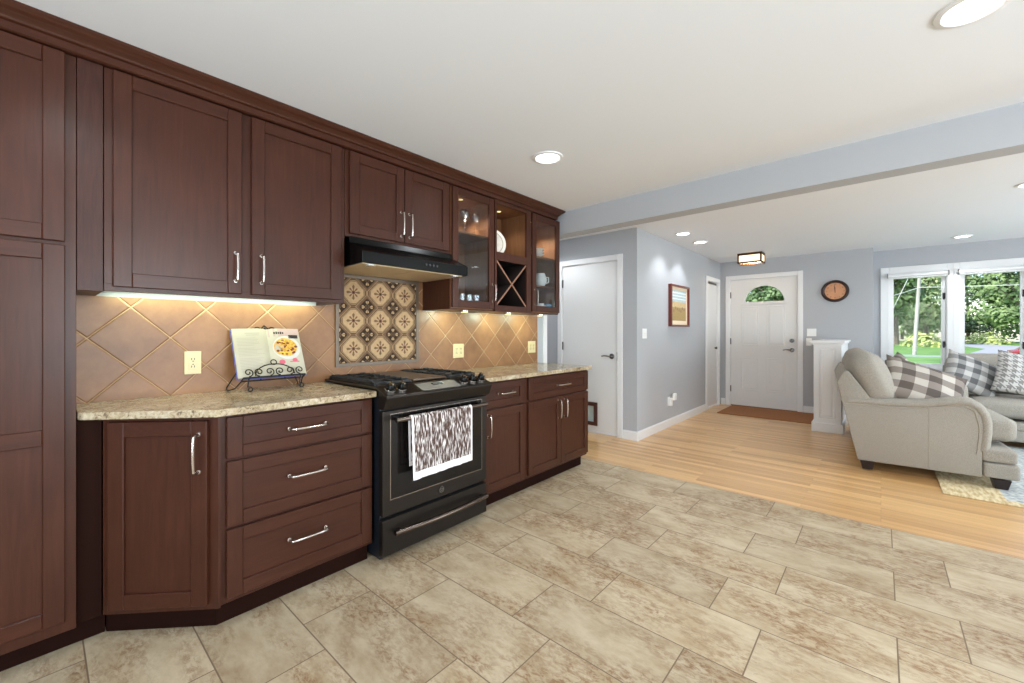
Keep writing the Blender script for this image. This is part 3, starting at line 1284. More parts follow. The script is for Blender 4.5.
def carcass(parent, x0, x1, y0, y1, z0, z1, mat=None):
    return MB().box(x0, x1, y0, y1, z0, z1, bev=.001).build('carcass', mat or WV, parent)


# pantry
t = thing('pantry_cabinet', (-2.45, -.35, 0), 'tall dark cherry pantry cabinet at the left end of the run', 'cabinet')
MB().box(XW + .002, XUF, -.86, .095, .10, 2.27, bev=.001).build('carcass', WV, t)
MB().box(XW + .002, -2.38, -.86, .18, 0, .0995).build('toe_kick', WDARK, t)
for y0, y1, hy in ((-.86 + .02, -.392, -.42), (-.386, .066, None)):
    shaker(t, LT, y0, y1, 1.562, 2.266, XUF)
    shaker(t, LT, y0, y1, .145, 1.548, XUF, mid=.84)

# filler boards beside the pantry
t = thing('filler_panel', (-2.3, .133, 1.39), 'narrow dark wood filler strip between pantry and first wall cabinet', 'panel')
MB().box(XW + .002, XUF + .004, .0965, .168, 1.385, 2.27, bev=.001).build('board', WOAK, t)
t = thing('filler_panel', (-2.33, .133, .1), 'dark wood filler board between pantry and angled base cabinet', 'panel')
MB().box(-2.56, -2.318, .0965, .166, .101, .8825, bev=.001).build('board', WDARK, t)

# angled base cabinet
A, B = Vector((-2.318, .17)), Vector((-2.02, .483))
DL = (B - A).length
dd = (B - A) / DL
nn = Vector((dd.y, -dd.x))


def DT(u, v, n):
    p = A + dd * u + nn * n
    return Vector((p.x, p.y, v))


t = thing('corner_base_cabinet', (-2.25, .38, 0), 'angled dark cherry base cabinet with one tall door', 'cabinet')
pts = [(-2.318, .17), (-2.02, .483), (-2.02, .492), (XW + .012, .492), (XW + .012, .17)]
MB().prism(pts, .10, .8825).build('carcass', WV, t)
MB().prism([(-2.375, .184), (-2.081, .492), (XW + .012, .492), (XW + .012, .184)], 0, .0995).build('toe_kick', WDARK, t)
d = shaker(t, DT, .030, .400, .125, .868, .0005, st=.06)
pull(d, DT, .372, .74, .15, True, .0205)

# drawer base cabinet
t = thing('drawer_base_cabinet', (-2.3, .83, 0), 'dark cherry base cabinet with three stacked drawers', 'cabinet')
MB().box(XW + .012, XFF, .4925, 1.176, .10, .8825, bev=.001).build('carcass', WV, t)
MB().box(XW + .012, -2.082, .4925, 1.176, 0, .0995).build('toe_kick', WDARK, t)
for z0, z1, hz_ in ((.70, .872, .786), (.418, .688, .572), (.122, .406, .282)):
    d = shaker(t, LT, .513, 1.166, z0, z1, XFF, st=.058, top=.05 if z1 - z0 < .2 else .058, name='drawer')
    pull(d, LT, .836, hz_, .165, False, XF)

# narrow base cabinet right of the range
t = thing('narrow_base_cabinet', (-2.3, 2.2, 0), 'narrow dark cherry base cabinet right of the range, one drawer over one door', 'cabinet')
MB().box(XW + .012, XFF, 1.962, 2.4535, .10, .8825, bev=.001).build('carcass', WV, t)
MB().box(XW + .012, -2.085, 1.962, 2.4535, 0, .0995).build('toe_kick', WDARK, t)
d = shaker(t, LT, 1.985, 2.434, .70, .872, XFF, top=.05, name='drawer')
pull(d, LT, 2.213, .792, .15, False, XF)
d = shaker(t, LT, 1.985, 2.434, .122, .686, XFF)
pull(d, LT, 2.03, .58, .15, True, XF)

# wide base cabinet at the end
t = thing('wide_base_cabinet', (-2.3, 2.9, 0), 'wide dark cherry base cabinet at the counter end, drawer over double doors', 'cabinet')
MB().box(XW + .012, XFF, 2.4545, 3.345, .10, .8825, bev=.001).build('carcass', WV, t)
MB().box(XW + .012, -2.085, 2.4545, 3.325, 0, .0995).build('toe_kick', WDARK, t)
d = shaker(t, LT, 2.479, 3.338, .70, .872, XFF, top=.05, name='drawer')
pull(d, LT, 2.925, .786, .16, False, XF)
d = shaker(t, LT, 2.479, 2.906, .122, .686, XFF)
pull(d, LT, 2.862, .585, .15, True, XF)
d = shaker(t, LT, 2.912, 3.338, .122, .686, XFF)
pull(d, LT, 2.95, .585, .15, True, XF)

# worktops
o = MB().prism([(XW + .002, .0985), (-2.32, .0985), (-1.985, .468), (-1.985, 1.176), (XW + .002, 1.176)], .884, .914, bev=.004, seg=2).build('countertop', GRANITE, loc=(-2.3, .6, .884))
tag(o, 'left speckled granite worktop with an angled front corner', 'countertop', 'granite worktops')
o = MB().prism([(XW + .002, 1.961), (-1.985, 1.961), (-1.985, 3.36), (XW + .002, 3.36)], .884, .914, bev=.004, seg=2).build('countertop', GRANITE, loc=(-2.3, 2.6, .884))
tag(o, 'right speckled granite worktop ending beside the passage', 'countertop', 'granite worktops')

# tiled backsplash
o = MB().plate([(.1, .9145), (3.345, .9145), (3.345, 1.385), (1.93, 1.385), (1.93, 1.76), (1.165, 1.76), (1.165, 1.385), (.1, 1.385)], [], XW + .0015, XW + .011, LT).build('backsplash', SPLASH)
struct(o, 'beige stone tile backsplash laid on the diagonal', 'backsplash')
XS = XW + .0115


# decorative tile mural
def mural():
    y0, y1, z0, z1 = 1.249, 1.884, 1.0, 1.600
    t = thing('tile_mural', (XS, (y0 + y1) / 2, z0), 'square panel of nine patterned tiles behind the range', 'tile mural')
    fw = .022
    m = MB()
    m.plate(rect(y0, y1, z0, z1), [rect(y0 + fw, y1 - fw, z0 + fw, z1 - fw)], XS, XS + .014, LT)
    m.build('edge_frame', PENCIL, t)
    a = (y1 - y0 - 2 * fw) / 3
    b_ = (z1 - z0 - 2 * fw) / 3

    def poly(m, pts, n, mi):
        m.prism(pts, n - .0008, n, LT, mi)

    def octo(cx, cz, r, cut):
        P = []
        for k in range(4):
            th = PI / 2 * k
            c, s_ = math.cos(th), math.sin(th)
            for q in ((r - cut, -cut), (r - cut, cut)):
                pass
            for (x, y) in ((r, -cut), (r, cut)):
                P.append((x * c - y * s_, x * s_ + y * c))
        return [(cx + x, cz + y) for x, y in P]

    for i in range(3):
        for j in range(3):
            cy, cz = y0 + fw + a * (i + .5), z0 + fw + b_ * (j + .5)
            m = MB()
            h = .5 * a - .0008
            k = .5 * b_ - .0008
            m.box(cy - h, cy + h, cz - k, cz + k, XS + .0002, XS + .006, LT, 0, 1)
            n = XS + .006
            R = h * .99
            for r, c, mi in ((R, .014, 2), (R * .965, .014, 1), (R * .87, .018, 0), (R * .83, .018, 2), (R * .79, .018, 1), (R * .74, .018, 2)):
                n += .0006
                poly(m, octo(cy, cz, r, c), n, mi)
            n += .0006
            for q in range(8):
                th = q * PI / 4
                ln = R * (.52 if q % 2 == 0 else .42)
                w = .009 if q % 2 == 0 else .006
                pts = [(.012, 0), (ln * .45, w * .55), (ln * .8, w), (ln, 0), (ln * .8, -w), (ln * .45, -w * .55)]
                c, s_ = math.cos(th), math.sin(th)
                poly(m, [(cy + x * c - y * s_, cz + x * s_ + y * c) for x, y in pts], n, 1 if q % 2 == 0 else 3)
            poly(m, arc(cy, cz, .013, .013, 0, 2 * PI * 11 / 12, 11), n + .0004, 3)
            poly(m, arc(cy, cz, .006, .006, 0, 2 * PI * 9 / 10, 9), n + .0008, 0)
            # quarter-flowers in the corners: petals shaped like hearts along both edges
            for sy in (-1, 1):
                for sz in (-1, 1):
                    ox, oz = cy + sy * h, cz + sz * k
                    n2 = XS + .0108
                    D = .058
                    poly(m, [(ox, oz), (ox - sy * D, oz), (ox - sy * D * .78, oz - sz * D * .22), (ox - sy * D * .22, oz - sz * D * .78), (ox, oz - sz * D)], XS + .0102, 0)
                    for ax in (0, 1):
                        pts = [(.016, .001), (.030, .011), (.038, .010), (.040, .004), (.037, .001)]
                        P = [((x, y) if ax == 0 else (y, x)) for x, y in pts]
                        poly(m, [(ox - sy * x, oz - sz * y) for x, y in P], n2, 2)
                    P = [(.004, .004), (.012, .005), (.013, .013), (.005, .012)]
                    poly(m, [(ox - sy * x, oz - sz * y) for x, y in P], n2, 1)
            m.build('patterned_tile', [MT_DARK, MT_MID, MT_CREAM, MT_RUST], t)


mural()


# ------------------------------------------------------------------ wall cabinets
def open_box(m, y0, y1, z0, z1, xb, xf, mi_in=1, mi_out=0, w=.018, ff=.03):
    """hollow cabinet with face frame; interior faces in the light wood"""
    m.box(xb, xf, y0, y0 + w * .5, z0, z1, mi=mi_out)
    m.box(xb, xf - .001, y0 + w * .5, y0 + w, z0 + w * .5, z1 - w * .5, mi=mi_in)
    m.box(xb, xf, y1 - w * .5, y1, z0, z1, mi=mi_out)
    m.box(xb, xf - .001, y1 - w, y1 - w * .5, z0 + w * .5, z1 - w * .5, mi=mi_in)
    m.box(xb, xf, y0 + w * .5, y1 - w * .5, z0, z0 + w * .5, mi=mi_out)
    m.box(xb, xf - .001, y0 + w, y1 - w, z0 + w * .5, z0 + w, mi=mi_in)
    m.box(xb, xf, y0 + w * .5, y1 - w * .5, z1 - w * .5, z1, mi=mi_out)
    m.box(xb, xf - .001, y0 + w, y1 - w, z1 - w, z1 - w * .5, mi=mi_in)
    m.box(xb, xb + .008, y0 + w, y1 - w, z0 + w, z1 - w, mi=mi_in)


ZB, ZT = 1.388, 2.27
t = thing('wall_cabinet', (-2.45, .66, ZB), 'dark cherry wall cabinet with two large doors above the cookbook', 'cabinet')
m = MB()
m.box(XW + .002, XUF, .1705, 1.154, ZB + .03, ZT, bev=.001)
m.box(XUF - .02, XUF, .1705, 1.154, ZB, ZB + .03, bev=.001)
m.box(XW + .002, XUF - .02, 1.136, 1.154, ZB, ZB + .03)
m.build('carcass', WV, t)
d = shaker(t, LT, .195, .640, 1.406, 2.265, XUF)
pull(d, LT, .613, 1.53, .13, True, XU)
d = shaker(t, LT, .682, 1.128, 1.406, 2.265, XUF)
pull(d, LT, .722, 1.53, .13, True, XU)

t = thing('hood_cabinet', (-2.45, 1.54, 1.775), 'short dark cherry wall cabinet with two doors above the range hood', 'cabinet')
MB().box(XW + .002, XUF, 1.156, 1.929, 1.775, ZT, bev=.001).build('carcass', WV, t)
d = shaker(t, LT, 1.180, 1.543, 1.793, 2.265, XUF)
pull(d, LT, 1.516, 1.905, .15, True, XU)
d = shaker(t, LT, 1.549, 1.912, 1.793, 2.265, XUF)
pull(d, LT, 1.578, 1.905, .15, True, XU)


def shelf(parent, y0, y1, z, xb, xf):
    MB().box(xb, xf, y0, y1, z - .009, z + .009, bev=.002).build('shelf', WIN, parent)


XB = XW + .002
t = thing('glass_door_cabinet', (-2.45, 2.15, ZB), 'glass fronted wall cabinet of goblets next to the range hood', 'cabinet', 'glass fronted wall cabinets')
m = MB()
open_box(m, 1.931, 2.376, ZB, ZT, XB, XUF)
m.build('carcass', [WV, WIN], t)
shelf(t, 1.951, 2.356, 1.967, XB + .01, XUF - .03)
d = shaker(t, LT, 1.945, 2.368, 1.403, 2.265, XUF, glass=True, st=.055)
MB().box(1.998, 2.315, 1.456, 2.212, XUF + .006, XUF + .010, LT).build('pane', CABPANE, d)
pull(d, LT, 2.345, 1.53, .13, True, XU)

t = thing('wine_rack_cabinet', (-2.45, 2.6, ZB), 'open wall cabinet with plate niche above a crossed wine rack', 'cabinet')
m = MB()
open_box(m, 2.3765, 2.826, ZB, ZT, XB, XUF)
m.box(XB + .01, XUF, 2.3955, 2.807, 1.815, 1.845, bev=.001)
m.box(XB + .0085, XB + .010, 2.3955, 2.807, 1.407, 1.8145, mi=2)  # thin dark liners stand in for the shade in the rack
m.box(XB + .010, XUF - .001, 2.3950, 2.3965, 1.407, 1.8145, mi=2)
m.box(XB + .010, XUF - .001, 2.8065, 2.808, 1.407, 1.8145, mi=2)
m.box(XB + .010, XUF - .001, 2.3966, 2.8064, 1.4062, 1.4075, mi=2)
m.box(XB + .010, XUF - .001, 2.3966, 2.8064, 1.813, 1.8148, mi=2)
m.box(XUF - .0, XU, 2.3775, 2.398, ZB + .0, ZT, bev=.001)
m.box(XUF - .0, XU, 2.768, 2.826, ZB + .0, ZT, bev=.001)
m.box(XUF - .0, XU, 2.398, 2.768, 1.795, 1.862, bev=.001)
m.box(XUF - .0, XU, 2.398, 2.768, 2.242, ZT, bev=.001)
m.box(XUF - .0, XU, 2.398, 2.768, ZB, 1.437, bev=.001)
m.build('carcass', [WV, WIN, WSHADE], t)
for sg in (-1, 1):
    cy, cz = 2.583, 1.616
    hy, hz2 = .1845, .178
    P = [(cy - hy, cz - sg * hz2 - .009), (cy + hy, cz + sg * hz2 - .009), (cy + hy, cz + sg * hz2 + .009), (cy - hy, cz - sg * hz2 + .009)]
    MB().prism(P, XB + .012 + (.002 if sg > 0 else 0), XU - .010 - (.001 if sg > 0 else 0), LT, 0).prism(P, XU - .010 - (.001 if sg > 0 else 0), XU - .006 - (.001 if sg > 0 else 0), LT, 1).build('rack_board', [WSHADE, wood('rack_edge_wood' + str(sg), (120, 84, 66), (150, 112, 92), (40, 40, 40))], t)

t = thing('glass_door_cabinet', (-2.45, 3.05, ZB), 'glass fronted wall cabinet of white dishes at the end of the run', 'cabinet', 'glass fronted wall cabinets')
m = MB()
open_box(m, 2.8275, 3.262, ZB, ZT, XB, XUF)
m.build('carcass', [WV, WIN], t)
shelf(t, 2.848, 3.243, 1.905, XB + .01, XUF - .03)
shelf(t, 2.848, 3.243, 1.640, XB + .01, XUF - .03)
d = shaker(t, LT, 2.850, 3.258, 1.403, 2.265, XUF, glass=True, st=.055)
MB().box(2.903, 3.205, 1.456, 2.212, XUF + .006, XUF + .010, LT).build('pane', CABPANE, d)
pull(d, LT, 2.878, 1.53, .13, True, XU)

# crown moulding over the whole run
prof = [(-2.335, 2.272), (-2.272, 2.272), (-2.266, 2.276), (-2.266, 2.302), (-2.255, 2.306), (-2.251, 2.313), (-2.246, 2.318), (-2.236, 2.328), (-2.224, 2.336), (-2.218, 2.342), (-2.214, 2.346), (-2.214, 2.3565), (-2.335, 2.3565)]
bm_ = bmesh.new()
off = [p[0] - XU for p in prof]
r0 = [bm_.verts.new((x, -.9, z)) for x, z in prof]
r1 = [bm_.verts.new((x, 3.205 + max(0, x - XU) * .9 + .0, z)) for x, z in prof]
for i in range(len(prof)):
    k = (i + 1) % len(prof)
    bm_.faces.new((r0[i], r0[k], r1[k], r1[i]))
bm_.faces.new(r0)
# mitred return towards the wall
r1b = [bm_.verts.new((min(x, -2.262) if False else x, 3.205 + max(0, x + 2.275) + .0, z)) for x, z in prof]
bm_.faces.new(r1)
bmesh.ops.delete(bm_, geom=r1b, context='VERTS')
bmesh.ops.recalc_face_normals(bm_, faces=bm_.faces)
m = MB()
m._take(bm_, 0)
# end return: same profile turned along the cabinet side
bm_ = bmesh.new()
ends = []
for x0 in (-2.335 - .28, 0):
    R = []
    for x, z in prof:
        out = max(0., x - XU)
        R.append(bm_.verts.new((x0 if x0 else max(x, -2.3), 3.2045 + (x - XU) * 1.0 if x > XU - .02 else 3.15, z)))
    ends.append(R)
for i in range(len(prof)):
    k = (i + 1) % len(prof)
    bm_.faces.new((ends[0][i], ends[0][k], ends[1][k], ends[1][i]))
bm_.faces.new(ends[0])
bm_.faces.new(ends[1])
bmesh.ops.recalc_face_normals(bm_, faces=bm_.faces)
m._take(bm_, 0)
o = m.build('crown_molding', WH, loc=(-2.27, 1.2, 2.272))
tag(o, 'long stepped dark cherry crown moulding along the top of the cabinets', 'molding')

# ------------------------------------------------------------------ range hood
t = thing('range_hood', (-2.37, 1.56, 1.615), 'black under-cabinet range hood above the range', 'range hood')
P = [(XW + .028, 1.602), (-2.16, 1.608), (-2.125, 1.608), (-2.125, 1.672), (-2.142, 1.680), (-2.262, 1.735), (-2.27, 1.7735), (XW + .028, 1.7735)]
PL = [(-2.262, 1.604), (-2.16, 1.608), (-2.125, 1.608), (-2.125, 1.672), (-2.142, 1.680), (-2.262, 1.735)]
MB().prism(P, 1.172, 1.9285, lambda u, v, n: Vector((u, n, v)), bev=.003).prism(PL, 1.9285, 1.950, lambda u, v, n: Vector((u, n, v)), bev=.003).build('shell', BLACKG, t)
for y0, y1 in ((1.185, 1.548), (1.554, 1.92)):
    MB().prism([(XW + .05, 1.603), (-2.150, 1.609), (-2.150, 1.6045), (XW + .05, 1.5985)], y0, y1, lambda u, v, n: Vector((u, n, v))).build('filter', FILTER, t)
for k in range(4):
    y = 1.60 + k * .028
    MB().tube([(-2.1255, y, 1.645), (-2.121, y, 1.645)], .007, 10).build('button', simple('hood_button' + str(k), (46, 46, 48), .3), t, smooth=40)
for y in (1.24, 1.86):
    MB().lathe([(0, 0), (.028, 0), (.028, .006), (0, .007)], (-2.16, y, 1.5975), 16).build('lamp_lens', simple('hood_lamp%d' % int(y * 100), (220, 220, 214), .15, .6), t, smooth=40)

# ------------------------------------------------------------------ range
RY0, RY1 = 1.181, 1.957


def ST(u, v, n):            # (x, z) profile extruded along y
    return Vector((u, n, v))


t = thing('range', (-2.3, 1.57, 0), 'black stainless slide-in gas range between the dark base cabinets', 'range')
MB().box(XW + .03, -1.985, RY0 + .012, RY1 - .012, .02, .90, bev=.002).build('body', BLUEBLK, t)
for y in (RY0 + .08, RY1 - .08):
    for x in (-2.05, -2.5):
        MB().tube([(x, y, 0), (x, y, .02)], .018, 10).build('foot', RUBBER, t, smooth=40)
# cooktop
m = MB()
m.box(XW + .02, -2.02, RY0 - .003 + .003, RY1, .916, .932, bev=.004)
m.build('cooktop', BLACKSS, t)
P = [(-2.03, .9155), (-2.03, .934), (-2.012, .932), (-1.902, .893), (-1.898, .884), (-1.925, .818), (-1.985, .818), (-1.985, .9155)]
MB().prism(P, RY0, RY1, ST, bev=.002).build('control_panel', BLACKSS, t)
# slope frame of the control panel
sl0, sl1 = Vector((-2.012, 0, .932)), Vector((-1.902, 0, .893))
sd = (sl1 - sl0).normalized()
sn = Vector((-sd.z, 0, sd.x))


def PT(u, v, n):            # u = y, v = up the slope from the front lip, n = off the panel
    p = sl1 - sd * v + sn * n
    return Vector((p.x, u, p.z))


dp = MB().box(1.42, 1.705, .014, .100, .0003, .003, PT, .001).build('display_panel', DISPW, t)
MB().box(1.525, 1.60, .062, .088, .003, .0036, PT).build('display', simple('display_dark', (46, 46, 44), .2), dp)
m = MB()
for k in range(6):
    m.box(1.532 + k * .011, 1.539 + k * .011, .068, .082, .0036, .0039, PT)
m.build('display_marks', simple('display_digits', (120, 130, 122), .4), dp)
for y in (1.238, 1.308, 1.756, 1.832, 1.905):
    kn = MB().lathe([(.0, 0), (.027, 0), (.027, .008), (.023, .010), (.021, .034), (.018, .038), (0, .039)], PT(y, .058, .0005), 20, lambda a, b, h: PT(a, b, h) - PT(0, 0, 0)).build('knob', BLACKG, t, smooth=40)
    MB().box(y - .0045, y + .0045, .038, .080, .038, .048, PT, .002).build('grip', NICKEL, kn)
    MB().lathe([(.0275, 0), (.0285, .001), (.0285, .006), (.0275, .007), (.0275, 0)], PT(y, .058, .0005), 20, lambda a, b, h: PT(a, b, h) - PT(0, 0, 0), cap=False).build('ring', NICKEL, kn, smooth=40)
# burners
for (x, y, r) in ((-2.18, 1.315, .045), (-2.46, 1.315, .038), (-2.18, 1.82, .045), (-2.46, 1.82, .038)):
    MB().lathe([(0, 0), (r + .02, 0), (r + .018, .006), (r, .008), (r, .014), (r - .006, .018), (0, .019)], (x, y, .932), 20).build('burner', BLACKM, t, smooth=40)


def grate(y0, y1, nfing):
    m = MB()
    x0, x1 = XW + .05, -2.045
    z0, z1 = .938, .953
    b = .0065
    for y in (y0, y1):
        m.box(x0, x1, y - b, y + b, z0, z1, bev=.002)
    for x in (x0, (x0 + x1) / 2, x1):
        m.box(x - b, x + b, y0, y1, z0, z1, bev=.002)
    ym = (y0 + y1) / 2
    for cx in ((x0 * 3 + x1) / 4, (x0 + x1 * 3) / 4):
        m.box(cx - b, cx + b, y0, ym - .03, z0 + .002, z1 + .004, bev=.002)
        m.box(cx - b, cx + b, ym + .03, y1, z0 + .002, z1 + .004, bev=.002)
        m.box(cx - .13, cx - .03, ym - b, ym + b, z0 + .002, z1 + .004, bev=.002)
        m.box(cx + .03, cx + .13, ym - b, ym + b, z0 + .002, z1 + .004, bev=.002)
    for i in range(nfing):
        x = x0 + (x1 - x0) * (i + .5) / nfing
        for y, s_ in ((y0, 1), (y1, -1)):
            m.box(x - .006, x + .006, y - b - .002 * 0, y + s_ * .045, z0 + .004, z1 + .007, bev=.002)
    for x in (x0, x1):
        for y in (y0, y1):
            m.box(x - .008, x + .008, y - .008, y + .008, .9325, z0, bev=.001)
    return m.build('grate', BLACKM, t)


grate(RY0 + .022, 1.428, 9)
grate(1.712, RY1 - .022, 9)
m = MB()
m.box(XW + .05, -2.045, 1.445, 1.695, .938, .950, bev=.004)
for x in (XW + .08, -2.08):
    for y in (1.47, 1.67):
        m.box(x - .01, x + .01, y - .01, y + .01, .9325, .938)
m.build('griddle', simple('griddle_plate', (96, 80, 66), .35, .5), t)
# oven door
XD = -1.945
dr = MB().box(-1.984, XD, RY0 + .006, RY1 - .006, .254, .808, bev=.003).build('oven_door', BLACKSS, t)
MB().plate(rect(RY0 + .05, RY1 - .05, .335, .79), [rect(RY0 + .052, RY1 - .052, .337, .788)], XD - .001, XD + .0012, LT).build('window_border', NICKEL, dr)
MB().box(RY0 + .055, RY1 - .055, .340, .785, XD - .001, XD + .0006, LT).build('window', OVENGL, dr)
m = MB()
m.tube([(RY0 + .052, .764, XD + .052), (RY1 - .055, .764, XD + .052)], .013, 12, LT)
for y in (RY0 + .085, RY1 - .09):
    m.box(y - .012, y + .012, .752, .772, XD, XD + .05, LT, .003)
m.build('handle', STEEL, dr, smooth=40)
bd = MB().lathe([(0, 0), (.021, 0), (.021, .003), (.0185, .003), (.0185, .0018), (0, .0018)], LT(1.575, .296, XD), 28, lambda a, b, h: Vector((h, a, b))).build('badge', BLACKSS, dr, smooth=30)
m = MB()
m.tube([(1.575 + .0155 * math.cos(a), .296 + .0155 * math.sin(a), XD + .0022) for a in [2 * PI * i / 24 for i in range(24)]], .0009, 6, LT, closed=True)
for s_ in (-1, 1):
    m.tube([(1.575 + s_ * (.001 + .0085 * math.sin(a)), .296 + .007 * math.cos(a * .9), XD + .0024) for a in [PI * i / 10 for i in range(11)]], .0009, 6, LT)
m.build('monogram', simple('badge_silver', (150, 142, 134), .4, .6), dr)
# drawer
dw = MB().box(-1.984, XD, RY0 + .006, RY1 - .006, .045, .236, bev=.003).build('storage_drawer', BLACKSS, t)
m = MB()
P = []
for i in range(13):
    a = -1 + i / 6
    P.append((1.582 + a * .340, .166 + .0 * a, XD + .03 + .022 * (1 - a * a)))
m.tube(P, .0155, 12, LT, flat=.9)
for a in (-.31, .31):
    m.box(1.585 + a - .012, 1.585 + a + .012, .156, .176, XD, XD + .034, LT, .003)
m.build('handle', STEEL, dw, smooth=40)
MB().box(-2.03, -1.99, RY0 + .02, RY1 - .02, .02, .043).build('kick_plate', BLACKM, t)

# towel over the oven handle
hx, hz_ = XD + .052, .762
t2 = MB()
bm_ = bmesh.new()
R_ = .0165
ny, prof_ = 36, []
for i in range(11):
    prof_.append((hx - R_, .50 + (hz_ - .50) * i / 10))
for i in range(1, 8):
    a = PI - PI * i / 8
    prof_.append((hx + R_ * math.cos(a), hz_ + R_ * math.sin(a)))
for i in range(25):
    prof_.append((hx + R_, hz_ - (hz_ - .432) * i / 24))
G = []
y0, y1 = 1.318, 1.758
for i, (x, z) in enumerate(prof_):
    row = []
    for j in range(ny + 1):
        f = j / ny
        y = y0 + (y1 - y0) * f
        drop = max(0, hz_ - z) / .33
        ripple = .005 * drop * math.sin(f * 14 + .6) + .003 * drop * math.sin(f * 31)
        front = i > 17
        zz = z + (.012 * f * drop if front else -.02 * drop * f)
        yy = y + (.012 * drop * (.5 - f) * 1.0 if front else .010 * drop)
        xx = x + (abs(ripple) + .004 * drop if front else -abs(ripple) * .6)
        row.append(bm_.verts.new((xx, yy, zz)))
    G.append(row)
for i in range(len(G) - 1):
    for j in range(ny):
        f = bm_.faces.new((G[i][j], G[i][j + 1], G[i + 1][j + 1], G[i + 1][j]))
        f.material_index = 1 if j in (0, ny - 1) or i in (0, len(G) - 2, len(G) - 3, len(G) - 4) else 0
bmesh.ops.recalc_face_normals(bm_, faces=bm_.faces)
bmesh.ops.solidify(bm_, geom=bm_.faces[:], thickness=.0025)
mt_ = bpy.data.meshes.new('t')
bm_.to_mesh(mt_)
bm_.free()
t2.bm.from_mesh(mt_)
o = t2.build('dish_towel', [TOWEL, TOWHEM], loc=(hx, 1.58, .43), smooth=50)
tag(o, 'streaked brown and white dish towel hanging on the oven handle', 'towel')


# ------------------------------------------------------------------ outlets and switches
def outlet(T, u, v, n, name, label, cat, group, mat, w=.07, h=.115, kind='outlet', gang=1):
    t = thing(name, T(u, v, n), label, cat, group)
    pw = w + (gang - 1) * .046
    MB().box(u - pw / 2, u + pw / 2, v - h / 2, v + h / 2, n + .0002, n + .006, T, .002).build('plate', mat, t)
    for g in range(gang):
        gu = u + (g - (gang - 1) / 2) * .046
        if kind == 'outlet':
            r = MB().box(gu - .017, gu + .017, v - .034, v + .034, n + .006, n + .008, T, .001).build('receptacle', mat, t)
            m = MB()
            for s_ in (-1, 1):
                for q in (-.006, .006):
                    m.box(gu + q - .0015, gu + q + .0015, v + s_ * .019 - .005, v + s_ * .019 + .005, n + .008, n + .0084, T)
                m.box(gu - .003, gu + .003, v + s_ * .008 - .002, v + s_ * .008 + .002, n + .008, n + .0084, T)
            m.build('slots', DARKSLOT, r)
        else:
            MB().box(gu - .006, gu + .006, v - .012, v + .012, n + .006, n + .0085, T, .001).box(gu - .004, gu + .004, v - .003, v + .010, n + .008, n + .017, T, .001).build('toggle', mat, t)
    return t


gp = 'ivory outlets on the tile backsplash'
outlet(LT, .516, 1.07, XS, 'wall_outlet', 'ivory outlet left of the open cookbook', 'outlet', gp, PLASTIC)
outlet(LT, 2.286, 1.07, XS, 'wall_outlet', 'wide ivory outlet plate just right of the range', 'outlet', gp, PLASTIC, gang=2)
outlet(LT, 3.248, 1.077, XS, 'wall_outlet', 'wide ivory outlet plate at the far end of the backsplash', 'outlet', gp, PLASTIC, gang=2)
outlet(LT, 4.645, 1.207, XE, 'light_switch', 'white switch plate on the entry wall before the framed print', 'switch', None, WPLASTIC, kind='switch', gang=2)
outlet(FT, -.782, 1.218, -YF, 'light_switch', 'upper white switch plate right of the front door', 'switch', 'switch plates by the front door', WPLASTIC, kind='switch', gang=2)
outlet(FT, -.815, 1.075, -YF, 'light_switch', 'lower white switch plate half hidden by the white half wall', 'switch', 'switch plates by the front door', WPLASTIC, kind='switch', gang=1)
outlet(LT, 5.385, .33, XE, 'wall_outlet', 'white outlet low on the entry wall', 'outlet', None, WPLASTIC)
t = thing('plug_in_freshener', (XE + .01, 5.40, .34), 'white plug-in device in the low entry wall outlet', 'plug-in')
MB().box(5.352, 5.42, .275, .375, XE + .0085, XE + .045, LT, .01, seg=2).build('housing', WPLASTIC, t)
MB().box(5.395, 5.47, .345, .435, XE + .046, XE + .075, LT, .008, seg=2).build('bottle', WPLASTIC, t)

# ------------------------------------------------------------------ under-cabinet lights
t = thing('light_strip', (-2.45, .65, ZB + .02), 'glowing light strip under the two-door wall cabinet', 'light')
MB().box(-2.53, -2.335, .185, 1.12, ZB + .022, ZB + .0295).build('housing', WPLASTIC, t)
MB().box(-2.525, -2.34, .195, 1.11, ZB + .017, ZB + .0219).build('lens', LEDW, t)


def lamp(name, kind, loc, power, color, parent=None, aim=(0, 0, -1), **kw):
    d = bpy.data.lights.new(name, kind)
    d.energy = power
    d.color = color
    for k, v in kw.items():
        setattr(d, k, v)
    o = bpy.data.objects.new(name, d)
    COL.objects.link(o)
    o.location = loc
    o.rotation_euler = Vector(aim).to_track_quat('-Z', 'Y').to_euler()
    if parent is not None:
        o.parent = parent
        o.location = Vector(loc) - ORIG[parent.name]
    return o


LEDC = (.80, 1.0, .76)
lamp('strip_lamp', 'AREA', (-2.555, .655, ZB + .014), 2.5, LEDC, t, aim=(-.25, 0, -1), shape='RECTANGLE', size=.9, size_y=.05)
for i, y in enumerate((2.13, 2.62, 3.06)):
    lab = ('puck light under the goblet cabinet', 'puck light under the wine rack', 'puck light under the end cabinet of white dishes')[i]
    t = thing('puck_light', (-2.36, y, ZB), lab, 'light', 'puck lights under the right wall cabinets')
    MB().lathe([(0, -.002), (.036, -.002), (.036, -.012), (.030, -.014), (0, -.014)], (-2.36, y, ZB + .0015), 20).build('housing', NICKEL, t, smooth=40)
    MB().lathe([(0, -.0145), (.027, -.0145), (.022, -.019), (0, -.020)], (-2.36, y, ZB + .0015), 20).build('lens', LEDW, t, smooth=40)
    lamp('puck_lamp', 'AREA', (-2.44, y, ZB - .022), 1.3, LEDC, t, aim=(-.9, 0, -1), shape='DISK', size=.06)

